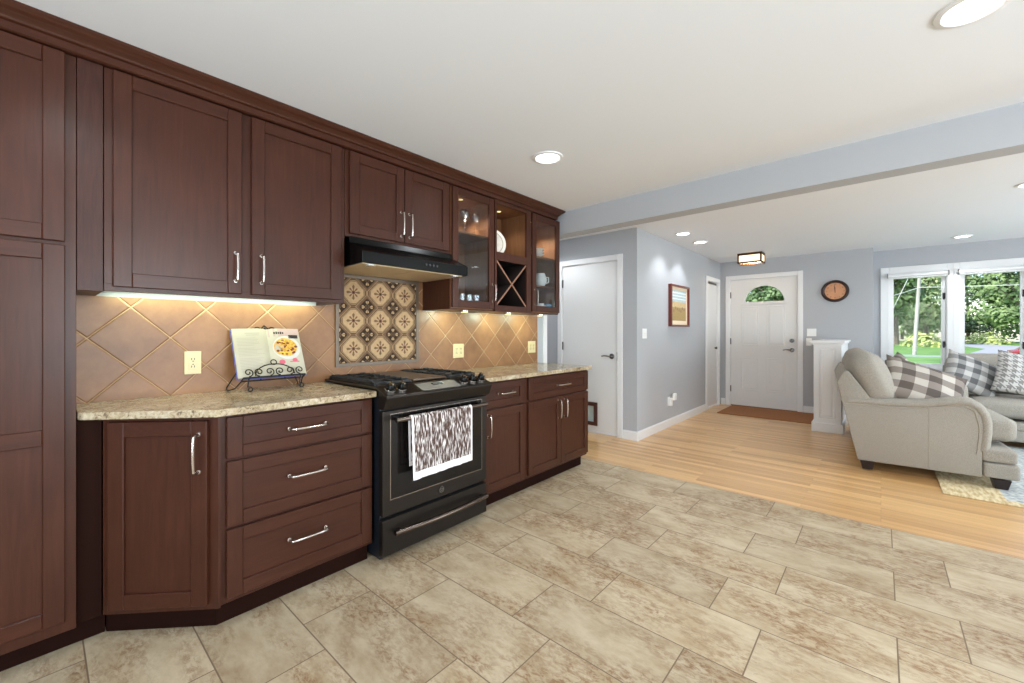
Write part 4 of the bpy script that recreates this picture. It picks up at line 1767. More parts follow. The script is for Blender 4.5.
# small lamp in the roof of each open or glazed cabinet
for y, w, lab, gg in ((2.153, 6.0, 'tiny lamp in the roof of the goblet cabinet', None), (2.583, .8, 'tiny lamp in the roof of the plate niche', None), (3.045, 4.5, 'tiny lamp in the roof of the end dish cabinet', None)):
    t = thing('cabinet_spotlight', (-2.43, y, ZT - .02), lab, 'light', 'tiny lamps inside the wall cabinets')
    MB().lathe([(0, 0), (.028, 0), (.028, -.004), (.022, -.006), (0, -.006)], (-2.43, y, ZT - .0185), 16).build('bezel', NICKEL, t, smooth=40)
    MB().lathe([(0, 0), (.02, 0), (.016, -.003), (0, -.004)], (-2.43, y, ZT - .0248), 16).build('lens', LEDW, t, smooth=40)
    lamp('niche_lamp', 'SPOT', (-2.43, y, ZT - .033), w * 6, (1, .92, .78), t, spot_size=2.3, spot_blend=.6, shadow_soft_size=.02)


# ------------------------------------------------------------------ dishes in the cabinets
def goblet(x, y, z, h, r, label):
    t = thing('goblet', (x, y, z), label, 'goblet', 'stemmed glasses in the glass fronted cabinet')
    s_ = h
    pr = [(0, 0), (r * .8, 0), (r * .75, .004), (.006, .010), (.004, .035 * h / .15), (.005, .07 * h / .15), (r * .5, .082 * h / .15), (r * .95, .105 * h / .15), (r, .125 * h / .15), (r * .86, h), (r * .82, h), (r * .93, .125 * h / .15), (r * .86, .107 * h / .15), (r * .4, .09 * h / .15), (0, .086 * h / .15)]
    MB().lathe(pr, (x, y, z), 20).build('bowl_and_stem', GLASS, t, smooth=50)
    return t


goblet(-2.42, 2.185, 1.9765, .19, .040, 'larger cut-glass goblet on the upper shelf, left')
goblet(-2.41, 2.295, 1.9765, .17, .034, 'slimmer stemmed glass beside the larger cut-glass goblet')


def tumbler(x, y, z, label):
    t = MB().lathe([(0, 0), (.026, 0), (.034, .1), (.032, .1), (.025, .008), (0, .008)], (x, y, z), 18).build('tumbler', GLASS, loc=(x, y, z), smooth=50)
    tag(t, label, 'tumbler', 'tumblers on the cabinet floor')


tumbler(-2.35, 2.09, ZB + .0185, 'left clear tumbler at the bottom of the goblet cabinet')
tumbler(-2.35, 2.165, ZB + .0185, 'middle clear tumbler at the bottom of the goblet cabinet')
tumbler(-2.35, 2.24, ZB + .0185, 'right clear tumbler at the bottom of the goblet cabinet')

# round plate on edge in the niche
t = thing('display_plate', (-2.43, 2.5, 1.845), 'round white plate standing on edge in the niche', 'plate')
m = MB()
Rm = Matrix.Rotation(math.radians(-28), 3, 'Z') @ Matrix.Rotation(math.radians(-10), 3, 'Y')


def PLT(a, b, h):
    return Rm @ Vector((h, a, b))


PC = Vector((-2.47, 2.530, 1.845 + .129))
MB().lathe([(0, .002), (.06, .002), (.075, .010), (.128, .016), (.130, .013), (.078, .004), (.062, -.004), (0, -.004)], PC, 32, PLT).build('dish', CHINA, t, smooth=40)
MB().lathe([(.098, .0135), (.104, .0146), (.104, .0152), (.098, .0142), (.098, .0135)], PC, 32, PLT, cap=False).build('rim_band', simple('plate_band', (176, 170, 150), .3), t, smooth=40)


def bowl_stack(x, y, z, label):
    t = thing('bowl_stack', (x, y, z), label, 'bowls')
    for k in range(3):
        MB().lathe([(0, 0), (.03, 0), (.032, .006), (.06, .035), (.062, .040), (.058, .040), (.03, .010), (0, .009)], (x, y, z + k * .024), 24).build('bowl', CHINA, t, smooth=40)


for k in range(3):
    x, y, z = -2.37, 3.045, 1.9145 + k * .0245
    o = MB().lathe([(0, 0), (.03, 0), (.032, .006), (.056, .022), (.062, .0243), (.0585, .0245), (.03, .010), (0, .009)], (x, y, z), 24).build('small_bowl', CHINA, loc=(x, y, z), smooth=40)
    tag(o, ('lowest', 'middle', 'topmost')[k] + ' white bowl of the small stack in the end cabinet', 'bowl', 'white bowls on the upper shelf')
# teapot-like white pot on the middle shelf
t = thing('white_pitcher', (-2.36, 3.075, 1.6495), 'round white pitcher on the middle shelf of the end cabinet', 'pitcher')
MB().lathe([(0, 0), (.035, 0), (.055, .03), (.058, .06), (.045, .095), (.038, .115), (.034, .115), (.04, .095), (.052, .06), (.05, .03), (.03, .006), (0, .006)], (-2.36, 3.075, 1.6495), 24).build('vessel', CHINA, t, smooth=40)
MB().tube([(-2.34, 3.12, 1.73), (-2.335, 3.16, 1.735), (-2.335, 3.16, 1.69), (-2.34, 3.13, 1.675)], .006, 8).build('handle', CHINA, t, smooth=40)
t = thing('white_cup', (-2.35, 3.055, ZB + .0185), 'white cup at the bottom of the end cabinet', 'cup')
MB().lathe([(0, 0), (.03, 0), (.036, .08), (.033, .08), (.027, .006), (0, .006)], (-2.35, 3.055, ZB + .0185), 20).build('vessel', CHINA, t, smooth=40)
MB().tube([(-2.34, 3.089, ZB + .08), (-2.335, 3.108, ZB + .078), (-2.335, 3.108, ZB + .05), (-2.34, 3.086, ZB + .042)], .004, 8).build('handle', CHINA, t, smooth=40)
o = MB().lathe([(0, 0), (.04, 0), (.054, .03), (.06, .075), (.055, .075), (.048, .032), (.035, .008), (0, .008)], (-2.375, 3.178, ZB + .0185), 24).build('teal_bowl', TEAL, loc=(-2.375, 3.178, ZB + .0185), smooth=40)
tag(o, 'deep teal bowl at the bottom of the end cabinet', 'bowl')
# bottle lying in the rack, red foil towards the room
yb, zb = 2.430, 1.566
t = thing('wine_bottle', (-2.45, yb, zb), 'wine bottle with red foil lying in the left bay of the wine rack', 'bottle')
LY = lambda a, b, h: Vector((h, a, b))
MB().lathe([(0, 0), (.026, 0), (.026, .19), (.011, .225), (.011, .25)], (-2.585, yb, zb), 20, LY).build('glass_body', BOTTLE, t, smooth=40)
MB().lathe([(.012, .235), (.0125, .27), (.012, .276), (0, .276)], (-2.585, yb, zb), 16, LY).build('foil', REDDOT, t, smooth=40)


# ------------------------------------------------------------------ cookbook on its stand
BY, BX = .836, -2.445
tl = math.radians(27)
yaw = math.radians(-1)
bz = .983


def BT(u, v, n):
    """page frame: u right, v up the leaning back, n towards the room"""
    p = Vector((n * math.cos(tl) - v * math.sin(tl), u, v * math.cos(tl) + n * math.sin(tl)))
    p = Matrix.Rotation(yaw, 3, 'Z') @ p
    return p + Vector((BX, BY, bz))


t = thing('book_stand', (BX, BY, .914), 'scrolled black wrought-iron stand holding the open cookbook', 'stand')
m = MB()


def scroll(cu, cv, r, turns, a0, sg, n):
    return [(cu + sg * r * (1 - .8 * k / 22) * math.cos(a0 + turns * 2 * PI * k / 22), cv + r * (1 - .8 * k / 22) * math.sin(a0 + turns * 2 * PI * k / 22), n) for k in range(23)]


wr = .0034
m.tube([(-.15, -.008, .034), (.15, -.008, .034)], .0045, 8, BT)
m.tube([(-.15, -.008, -.012), (-.15, -.008, .034)], wr, 8, BT)
m.tube([(.15, -.008, -.012), (.15, -.008, .034)], wr, 8, BT)
for cu, sg in ((-.125, 1), (-.076, -1), (-.026, 1), (.024, -1), (.074, 1), (.124, -1)):
    m.tube(scroll(cu, .020, .023, 1.35, -PI / 2, sg, .036), .003, 8, BT)
m.tube([(-.095, .0, .036)] + [(.095 * -math.cos(PI * i / 12), .0 + .062 * math.sin(PI * i / 12), .036) for i in range(1, 12)] + [(.095, .0, .036)], .003, 8, BT)
m.tube([(.014 * math.cos(2 * PI * i / 14), .072 + .014 * math.sin(2 * PI * i / 14), .036) for i in range(14)], .003, 8, BT, closed=True)
m.build('front_rail', IRON, t, smooth=50)
m = MB()
m.tube([(-.06, -.01, -.012), (-.03, .22, -.012), (-.016, .298, -.012), (0, .318, -.012), (.016, .298, -.012), (.03, .22, -.012), (.06, -.01, -.012)], .0036, 8, BT)
m.tube(scroll(-.034, .292, .018, 1.1, 0, -1, -.012), .003, 8, BT)
m.tube(scroll(.034, .292, .018, 1.1, 0, 1, -.012), .003, 8, BT)
m.tube([(-.15, -.008, -.012), (.15, -.008, -.012)], .0036, 8, BT)
m.prism([(-.009, .290), (.009, .290), (0, .308)], -.014, -.010, BT)
m.build('back_rest', IRON, t, smooth=50)


def foot(u):
    m = MB()
    a = BT(u, -.008, .034)
    P = [a]
    c = Vector((a.x + .012, a.y, .9325))
    for k in range(16):
        th = PI * .75 - k * 2 * PI * 1.1 / 15
        rr = .0145 * (1 - .6 * k / 15)
        P.append(Vector((c.x + rr * math.cos(th) * .6, c.y + rr * math.cos(th) * .8, c.z + rr * math.sin(th) - (.0145 - .0145) * 0)))
    m.tube([tuple(p) for p in P], .0034, 8)
    m.build('foot', IRON, t, smooth=50)


foot(-.125)
foot(.125)
m = MB()
a = BT(-.06, .02, -.012)
b_ = BT(-.06, .19, -.014)
for s_ in (-.105, .105):
    q = BT(s_ * .6, .17, -.013)
    e = Vector((BX - .145, BY + s_ * 1.7, .9185))
    f_ = BT(s_ * 1.42, -.008, -.010)
    m.tube([tuple(q), tuple((q + e) / 2 + Vector((-.004, 0, .02))), tuple(e + Vector((0, 0, .012))), tuple(e), tuple(e + Vector((.03, 0, -.001))), tuple((e + f_) / 2 + Vector((.02, 0, -.012))), tuple(f_)], .0032, 8)
m.build('prop', IRON, t, smooth=50)

t = thing('cookbook', tuple(BT(0, 0, 0)), 'open cookbook showing a pasta photograph on its right page', 'book')
w, h = .166, .284
MB().box(-w - .004, w + .004, -.003, h + .004, -.004, 0, BT, .001).build('cover', BOOKBLUE, t)


def pages(sg):
    m = MB()
    K = 12
    top = []
    for k in range(K + 1):
        f = k / K
        top.append((sg * w * f, .004 + .018 * math.sin(min(1, f * 3.2) * PI / 2) * (1 - .55 * f)))
    pts = [(0, .0005)] + top[0:] + [(sg * w, .0005)]
    m.prism(pts, 0, h, lambda u, n, v: BT(u, v, n))
    return m, top


def page_n(f):
    return .004 + .018 * math.sin(min(1, f * 3.2) * PI / 2) * (1 - .55 * f)


pl = pages(-1)[0].build('left_pages', PAPER, t, smooth=30)
pr_ = pages(1)[0].build('right_pages', PAPER, t, smooth=30)


def strip(m, u0, u1, v0, v1, mi=0, lift=.0006):
    """print following the page curve"""
    K = 6
    bm2 = bmesh.new()
    rows = []
    for k in range(K + 1):
        u = u0 + (u1 - u0) * k / K
        n = page_n(abs(u) / w) + lift
        rows.append((bm2.verts.new(BT(u, v0, n)), bm2.verts.new(BT(u, v1, n))))
    for a, c in zip(rows, rows[1:]):
        bm2.faces.new((a[0], c[0], c[1], a[1]))
    bmesh.ops.recalc_face_normals(bm2, faces=bm2.faces)
    m._take(bm2, mi)


m = MB()
strip(m, -.11, -.04, .252, .258)
strip(m, -.105, -.045, .242, .247)
rr = random.Random(3)
for k in range(22):
    v = .225 - k * .0085
    if k in (6, 13):
        continue
    strip(m, -.15, -.15 + .075 + .045 * rr.random(), v, v + .003)
m.build('recipe_lines', INK, pl)
m = MB()


def blob(m, cu, cv, ru, rv, mi, lift, a0=0, a1=2 * PI):
    P = arc(cu, cv, ru, rv, a0, a1, 20)
    if a1 - a0 > 6.2:
        P = P[:-1]
    bm2 = bmesh.new()
    vs = [bm2.verts.new(BT(u, v, page_n(abs(u) / w) + lift)) for u, v in P]
    c = bm2.verts.new(BT(cu, cv, page_n(abs(cu) / w) + lift))
    for i in range(len(vs)):
        if i + 1 < len(vs) or a1 - a0 > 6.2:
            bm2.faces.new((c, vs[i], vs[(i + 1) % len(vs)]))
    bmesh.ops.recalc_face_normals(bm2, faces=bm2.faces)
    m._take(bm2, mi)


strip(m, .006, w - .002, .235, h - .002, 0, .0005)
for k in range(5):
    strip(m, .03 + k * .011,   .038 + k * .011, .250 - .002 * (k % 2), .264 - .002 * ((k + 1) % 2), 3, .0009)
strip(m, .105, .155, .222, .244, 3, .0009)
blob(m, .088, .165, .072, .072, 1, .0009)
blob(m, .082, .168, .060, .056, 2, .0013)
for k in range(46):
    a = rr.random() * 2 * PI
    q = math.sqrt(rr.random())
    blob(m, .082 + .054 * q * math.cos(a), .168 + .048 * q * math.sin(a), .004 + .006 * rr.random(), .003 + .004 * rr.random(), 4 if k % 2 else 2, .0016 + .00004 * k)
strip(m, .09, .14, .076, .082, 5, .0009)
blob(m, .118, .088, .014, .012, 5, .0010)
blob(m, .05, .078, .016, .014, 5, .0010)
m.build('food_photograph', [MAUVE, DISHW, FOODA, INKD, FOODB, ROSE], pr_)


# ------------------------------------------------------------------ ceiling lights
def downlight(x, y, z, label, group, power, cone=2.5, r=.076):
    t = thing('recessed_light', (x, y, z), label, 'light', group)
    MB().lathe([(r, 0), (r + .024, 0), (r + .022, -.006), (r + .004, -.010), (r, -.006)], (x, y, z - .0002), 32, cap=False).build('trim_ring', TRIM, t, smooth=40)
    MB().lathe([(0, -.003), (r - .0005, -.003), (r - .0005, -.001), (0, -.001)], (x, y, z), 32).build('lens', LAMPW, t, smooth=40)
    lamp('downlight_lamp', 'SPOT', (x, y, z - .014), power, (.90, .955, 1), t, spot_size=cone, spot_blend=.5, shadow_soft_size=r)
    return t


gk = 'recessed lights in the kitchen ceiling'
downlight(-1.62, 2.185, ZK, 'recessed ceiling light above the range end of the kitchen', gk, DOWN_W * 4)
downlight(.24, 2.155, ZK, 'recessed ceiling light at the upper right corner of the kitchen ceiling', gk, DOWN_W * 4)
for x, y, lab in ((-1.55, .1, 'recessed light above the pantry'), (.24, .1, 'recessed light above the middle of the kitchen'), (2.1, 2.155, 'recessed light by the right kitchen wall'), (2.1, .1, 'recessed light by the right kitchen window')):
    downlight(x, y, ZK, lab, gk, DOWN_W * 4)
gl = 'recessed lights in the living room ceiling'
downlight(-1.77, 5.09, ZL, 'recessed light washing the entry wall, nearer the beam', gl, LIVE_W * 2, 2.0, .07)
downlight(-1.77, 5.72, ZL, 'recessed light washing the entry wall, nearer the front door', gl, LIVE_W * 2, 2.0, .07)
downlight(.75, 7.5, ZL, 'recessed light in front of the living room windows', gl, LIVE_W * 2.5, 2.4, .07)
for x, y, lab in ((.9, 5.2, 'recessed light above the near sofa'), (2.8, 5.2, 'recessed light over the right of the living room'), (2.8, 7.4, 'recessed light in the far right living room corner')):
    downlight(x, y, ZL, lab, gl, LIVE_W * 3.5, 2.5, .07)

downlight(-3.05, 3.95, ZL, 'recessed light in the passage behind the kitchen wall', gl, LIVE_W * 2.6, 2.6, .07)

# flush lantern by the front door
lx, ly = -1.46, 7.08
t = thing('ceiling_lantern', (lx, ly, ZL), 'bronze framed box lantern on the ceiling before the front door', 'ceiling light')
hx_, hy_ = .16, .13
m = MB()
m.box(lx - hx_, lx + hx_, ly - hy_, ly + hy_, ZL - .012, ZL - .0005, bev=.002)
b = .011
z0, z1 = ZL - .15, ZL - .012
for sx in (-1, 1):
    for sy in (-1, 1):
        m.box(lx + sx * (hx_ - b) - b, lx + sx * (hx_ - b) + b, ly + sy * (hy_ - b) - b, ly + sy * (hy_ - b) + b, z0, z1, bev=.002)
for z in (z0 + b, z1 - b):
    for s_ in (-1, 1):
        m.box(lx - hx_, lx + hx_, ly + s_ * (hy_ - b) - b, ly + s_ * (hy_ - b) + b, z - b, z + b, bev=.002)
        m.box(lx + s_ * (hx_ - b) - b, lx + s_ * (hx_ - b) + b, ly - hy_, ly + hy_, z - b, z + b, bev=.002)
m.build('frame', BRONZE, t)
for s_ in (-1, 1):
    m = MB()
    m.box(lx - hx_ + 2 * b, lx + hx_ - 2 * b, ly + s_ * (hy_ - b) - .002, ly + s_ * (hy_ - b) + .002, z0 + 2 * b, z1 - 2 * b)
    m.build('glass_side', LANTGL, t)
    m = MB()
    m.box(lx + s_ * (hx_ - b) - .002, lx + s_ * (hx_ - b) + .002, ly - hy_ + 2 * b, ly + hy_ - 2 * b, z0 + 2 * b, z1 - 2 * b)
    m.build('glass_side', LANTGL, t)
for sx in (-.07, .07):
    MB().lathe([(0, -.095), (.02, -.09), (.030, -.07), (.026, -.045), (.014, -.025), (.014, 0), (0, 0)], (lx + sx, ly, ZL - .013), 16).build('bulb', BULB, t, smooth=40)
lamp('lantern_lamp', 'POINT', (lx, ly, ZL - .08), 9, (1, .84, .62), t, shadow_soft_size=.06)

# ------------------------------------------------------------------ pictures, clock, mat, half wall
t = thing('framed_print', (XE, 5.7, 1.3), 'red-brown framed beach print hanging on the entry wall', 'picture')
y0, y1, z0, z1 = 5.375, 6.055, 1.297, 1.848
fr_ = .03
MB().plate(rect(y0, y1, z0, z1), [rect(y0 + fr_, y1 - fr_, z0 + fr_ * .8, z1 - fr_ * .8)], XE + .0005, XE + .042, LT).build('frame', REDFR, t)
a0, a1, c0, c1 = y0 + fr_, y1 - fr_, z0 + fr_ * .8, z1 - fr_ * .8
pa = MB().box(a0, a1, c0, c1, XE + .001, XE + .016, LT).build('print', MATC, t)
m = MB()
ins = .055
u0, u1, v0, v1 = a0 + ins, a1 - ins, c0 + ins, c1 - ins * .8
H_ = v1 - v0
m.box(u0, u1, v0 + H_ * .62, v1, XE + .016, XE + .0166, LT, mi=0)
m.box(u0, u1, v0 + H_ * .44, v0 + H_ * .62, XE + .016, XE + .0166, LT, mi=1)
m.box(u0, u1, v0, v0 + H_ * .44, XE + .016, XE + .0166, LT, mi=2)
for k, (f, mi) in enumerate(((.70, 3), (.80, 3), (.90, 3))):
    m.box(u0, u1, v0 + H_ * f, v0 + H_ * (f + .035), XE + .0166, XE + .017, LT, mi=3)
for k in range(7):
    cu = u0 + (u1 - u0) * (.12 + .125 * k)
    cv = v0 + H_ * (.28 + .12 * ((k * 3) % 4) / 4)
    m.prism([(cu - .02, cv), (cu + .02, cv), (cu + .016, cv + .035), (cu - .012, cv + .04)], XE + .0166, XE + .0172, LT, 4)
m.build('picture_image', [A_SKY, A_SAND, A_OCH, simple('print_foam', (226, 230, 224), .8), simple('print_figures', (150, 120, 92), .8)], pa)

t = thing('wall_clock', (-.502, YF, 1.82), 'oval dark rimmed wall clock with copper face near twelve', 'clock')
cx, cz, ru, rv = -.502, 1.822, .163, .160
m = MB()
for (s0, s1, n0, n1) in ((1.0, .97, .002, .022), (.97, .80, .022, .034), (.80, .74, .034, .016)):
    pass
bm_ = bmesh.new()
rings = []
for s_, n in ((1.0, .0005), (1.0, .018), (.95, .030), (.86, .033), (.78, .026), (.75, .014)):
    rings.append([bm_.verts.new(FT(cx + ru * s_ * math.cos(2 * PI * i / 40), cz + rv * s_ * math.sin(2 * PI * i / 40), -YF + n)) for i in range(40)])
for A_, B_ in zip(rings, rings[1:]):
    for i in range(40):
        bm_.faces.new((A_[i], A_[(i + 1) % 40], B_[(i + 1) % 40], B_[i]))
bmesh.ops.recalc_face_normals(bm_, faces=bm_.faces)
m._take(bm_, 0)
m.build('rim', CLOCKRIM, t, smooth=40)
MB().prism(arc(cx, cz, ru * .76, rv * .76, 0, 2 * PI * 39 / 40, 39), -YF + .002, -YF + .015, FT).build('face', CLOCKF, t)
for k in range(1, 13):
    a = PI / 2 - k * PI / 6
    text('numeral', str(k), .026, (cx + ru * .62 * math.cos(a), cz + rv * .62 * math.sin(a), -YF + .0153), FT, CLOCKRIM, t, .0004)
MB().prism([(cx - .004, cz - .02), (cx + .004, cz - .02), (cx + .002, cz + .058), (cx - .003, cz + .058)], -YF + .016, -YF + .017, FT).build('hour_hand', CLOCKRIM, t)
MB().prism([(cx - .003, cz - .024), (cx + .003, cz - .024), (cx - .006, cz + .088), (cx - .010, cz + .088)], -YF + .0172, -YF + .018, FT).build('minute_hand', CLOCKRIM, t)

m = MB()
m.box(-1.86, -.62, 6.79, 7.66, .0006, .011, bev=.003)
o = m.build('doormat', COIR, loc=(-1.25, 7.2, 0))
tag(o, 'wide brown doormat lying before the front door', 'doormat')

t = thing('half_wall', (-.49, 6.75, 0), 'white panelled half wall standing behind the near sofa', 'half wall', None, 'structure')
x0, x1, y0, y1 = -.625, -.355, 6.36, 7.683
MB().box(x0, x1, y0, y1, 0, 1.09).build('core', TRIM, t)
MB().box(x0 - .022, x1 + .022, y0 - .022, y1 - .0, 0, .115, bev=.004).build('plinth', TRIM, t)
MB().box(x0 - .035, x1 + .035, y0 - .035, y1 + .0, 1.09, 1.118, bev=.005, seg=2).build('cap', TRIM, t)
MB().box(x0 - .014, x1 + .014, y0 - .014, y1, 1.066, 1.09, bev=.004).build('cap_moulding', TRIM, t)
raised(t, x0 + .055, x1 - .055, .17, 1.03, -y0, FT, 'panel', TRIM)
m = MB().plate(rect(x0 + .0, x1 - .0, .115, 1.066), [rect(x0 + .052, x1 - .052, .165, 1.035)], -y0, -y0 + .008, FT)
m.build('panel_frame', TRIM, t)


# ------------------------------------------------------------------ sofas
def rz(v, c, a):
    v = Vector(v) - Vector(c)
    return Matrix.Rotation(a, 3, 'Z') @ v + Vector(c)


SA = math.radians(4)
SO = Vector((-.1, 4.85, 0))


def pose(o, base, a):
    """turn the finished thing about its own base"""
    o.rotation_euler.z = a
    return o


def pillow(name, w, h, th, mat, M, c, label, group, n=14):
    bm2 = bmesh.new()
    uvl = bm2.loops.layers.uv.new('UVMap')
    grid = {}
    for sgn in (1, -1):
        for i in range(n + 1):
            for j in range(n + 1):
                u, v = -1 + 2 * i / n, -1 + 2 * j / n
                edge = i in (0, n) or j in (0, n)
                if sgn == -1 and edge:
                    grid[(sgn, i, j)] = grid[(1, i, j)]
                    continue
                x = u * w / 2 * (1 - .07 * (1 - v * v))
                y = v * h / 2 * (1 - .07 * (1 - u * u))
                z = sgn * th / 2 * (max(0, (1 - u * u) * (1 - v * v))) ** .42
                z += sgn * .004 * math.sin(7 * u + 3 * v) * (1 - u * u) * (1 - v * v)
                grid[(sgn, i, j)] = bm2.verts.new((x, y, z))
        for i in range(n):
            for j in range(n):
                q = [grid[(sgn, i, j)], grid[(sgn, i + 1, j)], grid[(sgn, i + 1, j + 1)], grid[(sgn, i, j + 1)]]
                ij = [(i, j), (i + 1, j), (i + 1, j + 1), (i, j + 1)]
                if sgn < 0:
                    q.reverse()
                    ij.reverse()
                f = bm2.faces.new(q)
                for lp, (a, b2) in zip(f.loops, ij):
                    lp[uvl].uv = (a / n, b2 / n)
    me = bpy.data.meshes.new(name)
    bm2.to_mesh(me)
    bm2.free()
    for p in me.polygons:
        p.use_smooth = True
    me.materials.append(mat)
    o = bpy.data.objects.new(name, me)
    COL.objects.link(o)
    o.matrix_world = Matrix.Translation(c) @ M.to_4x4()
    ORIG[o.name] = Vector(c)
    tag(o, label, 'pillow', group)
    return o


def ET(u, v, n):            # side profile (x, z), pushed along y
    return Vector((u, n, v))


def make_sofa(y0, length):
    """sofa facing +x, near arm at y0, built in place"""
    t = thing('sofa', (0.25, y0, 0), '', 'sofa')
    y1 = y0 + length
    # arms
    top = [(-.21, .640), (-.09, .640), (.05, .638), (.18, .642), (.29, .652), (.40, .672), (.485, .692), (.545, .688), (.59, .655), (.622, .60), (.634, .54), (.634, .46), (.628, .40), (.62, .318)]
    for ya, sg in ((y0, 1), (y1 - .15, 1)):
        prof = [(-.156, .084), (.60, .084), (.60, .318)] + [(x - .014, z - .014) for x, z in reversed(top[1:-1])] + [(-.272, .628)]
        a = MB().prism(prof, ya + .012, ya + .138, ET, bev=.012, seg=2).build('arm', SOFA, t, smooth=40)
        m = MB()
        m.tube([(x - .012, ya + .075, z - .030) for x, z in top], .075, 14, flat=.55)
        m.build('arm_roll', SOFA, a, smooth=60)
        m = MB()
        m.tube([(x - .03 if z > .6 else x - .052, ya + .0105, z - .06) for x, z in top], .004, 6)
        m.tube([(.30, ya + .0112, .092), (.30, ya + .0112, .60)], .0022, 6)
        m.build('welt', WELT, a, smooth=60)
    # base and front
    MB().box(-.15, .78, y0 + .14, y1 - .14, .085, .30, bev=.015, seg=2).build('base', SOFA, t, smooth=40)
    m = MB()
    m.soft((.69, (y0 + y1) / 2, .262), (.2, length - .012, .11), .03)
    m.soft((.70, (y0 + y1) / 2, .148), (.2, length - .006, .125), .025)
    m.build('front_rail', SOFA, t, smooth=60)
    # back
    prof = [(-.155, .085), (-.02, .085), (.0, .44), (-.08, .66), (-.215, .868), (-.245, .872), (-.262, .856), (-.305, .765), (-.298, .735)]
    MB().prism(prof, y0 + .0145, y1 - .0145, ET, bev=.014, seg=2).build('back', SOFA, t, smooth=40)
    cl = (length - .30) / 2
    for k in range(2):
        cy = y0 + .15 + cl * (k + .5)
        wdt = cl - .006
        cc = Vector((.42, cy, .445))
        sz = (.80, wdt, .19)
        MB().soft(cc, sz, .055, (.01, .0, .018)).build('seat_cushion', SOFA, t, smooth=70)
        M = Matrix.Rotation(math.radians(-22), 3, 'Y')
        MB().soft(Vector((-.055, cy - (.07 if k == 0 else 0), .80)), (.24, wdt + (.10 if k == 0 else 0), .46), .10, (.04, .02, .03), M).build('back_cushion', SOFA, t, smooth=70)
    for x, y in ((-.09, y0 + .05), (.70, y0 + .05), (-.09, y1 - .05), (.70, y1 - .05)):
        bm2 = bmesh.new()
        lo, hi = [], []
        for dx, dy in ((-1, -1), (1, -1), (1, 1), (-1, 1)):
            lo.append(bm2.verts.new((x + dx * .034, y + dy * .034, .0125)))
            hi.append(bm2.verts.new((x + dx * .05, y + dy * .045, .086)))
        bm2.faces.new(lo)
        bm2.faces.new(hi)
        for i in range(4):
            bm2.faces.new((lo[i], lo[(i + 1) % 4], hi[(i + 1) % 4], hi[i]))
        bmesh.ops.recalc_face_normals(bm2, faces=bm2.faces)
        m = MB()
        m._take(bm2, 0)
        m.build('leg', LEGW, t)
    return t


s1 = make_sofa(4.86, 1.72)
s1['label'] = 'beige linen sofa seen from its rolled arm side'
s1['group'] = 'beige sofas'
s1.location = (.25, 4.86, -.0)
s1.rotation_euler.z = math.radians(4.5)

s2 = copy_tree(s1)
s2['label'] = 'pale sofa under the windows facing the room'
s2.location = (1.52, 7.20, 0)
s2.rotation_euler.z = math.radians(-90)
s2.location = (.585, 7.26, 0)
s2.scale = (1, 1, .92)


def eul(x, y, z):
    from mathutils import Euler
    return Euler((math.radians(x), math.radians(y), math.radians(z))).to_matrix()


def lean(nrm, roll):
    """pillow whose face looks along nrm, turned by roll degrees in its own plane"""
    n = Vector(nrm).normalized()
    up = Vector((0, 0, 1))
    x = up.cross(n).normalized()
    y = n.cross(x)
    M = Matrix((x, y, n)).transposed()
    return M @ Matrix.Rotation(math.radians(roll), 3, 'Z')


pg = 'patterned throw pillows on the sofas'
pillow('throw_pillow', .58, .46, .17, CHECKB, lean((.40, -.68, .62), -27), (.275, 5.12, .755), 'taupe checked pillow lying against the near sofa arm', pg)
pillow('throw_pillow', .46, .46, .15, CHECKB, lean((.8, -.25, .45), 10), (.19, 5.62, .79), 'taupe checked pillow mostly hidden behind the front checked pillow', pg)
pillow('throw_pillow', .50, .50, .17, CHECKG, lean((.45, -.72, .52), -30), (.78, 7.12, .735), 'grey checked pillow on the sofa under the windows', pg)
pillow('throw_pillow', .56, .52, .17, HOUND, lean((.1, -.85, .5), -14), (1.22, 7.06, .75), 'grey houndstooth pillow at the right edge of the window sofa', pg)

o = MB().box(.35, 3.0, 4.525, 6.85, .0006, .011, bev=.003).build('area_rug', RUG, loc=(1.5, 5.6, 0))
tag(o, 'faded cream and blue woven rug under the sofas', 'rug')

# ------------------------------------------------------------------ outdoors
ZG = -1.6
K = 1.69          # the garden falls away from the house
o = MB().box(-120, 140, YWN + .35, 190, ZG - .2, ZG).build('lawn', GRASS)
struct(o, 'bright green front lawn outside the windows', 'lawn')
o = MB().box(-60, 8.4, 66, 71.5, ZG + .002, ZG + .02).build('walkway', WALK)
struct(o, 'pale strip of walkway across the lawn', 'path')
o = MB().prism([(8.5, 80), (100, 70), (100, 80), (24, 106), (16, 160), (11, 160), (13, 104)], ZG + .003, ZG + .025).build('road', ROAD)
struct(o, 'grey road curving away beyond the lawn', 'road')
o = MB().box(-3, 5, YWN + .13, YWN + .33, ZG, -.02).build('foundation', SIDING)
struct(o, 'house foundation strip under the windows', 'foundation')

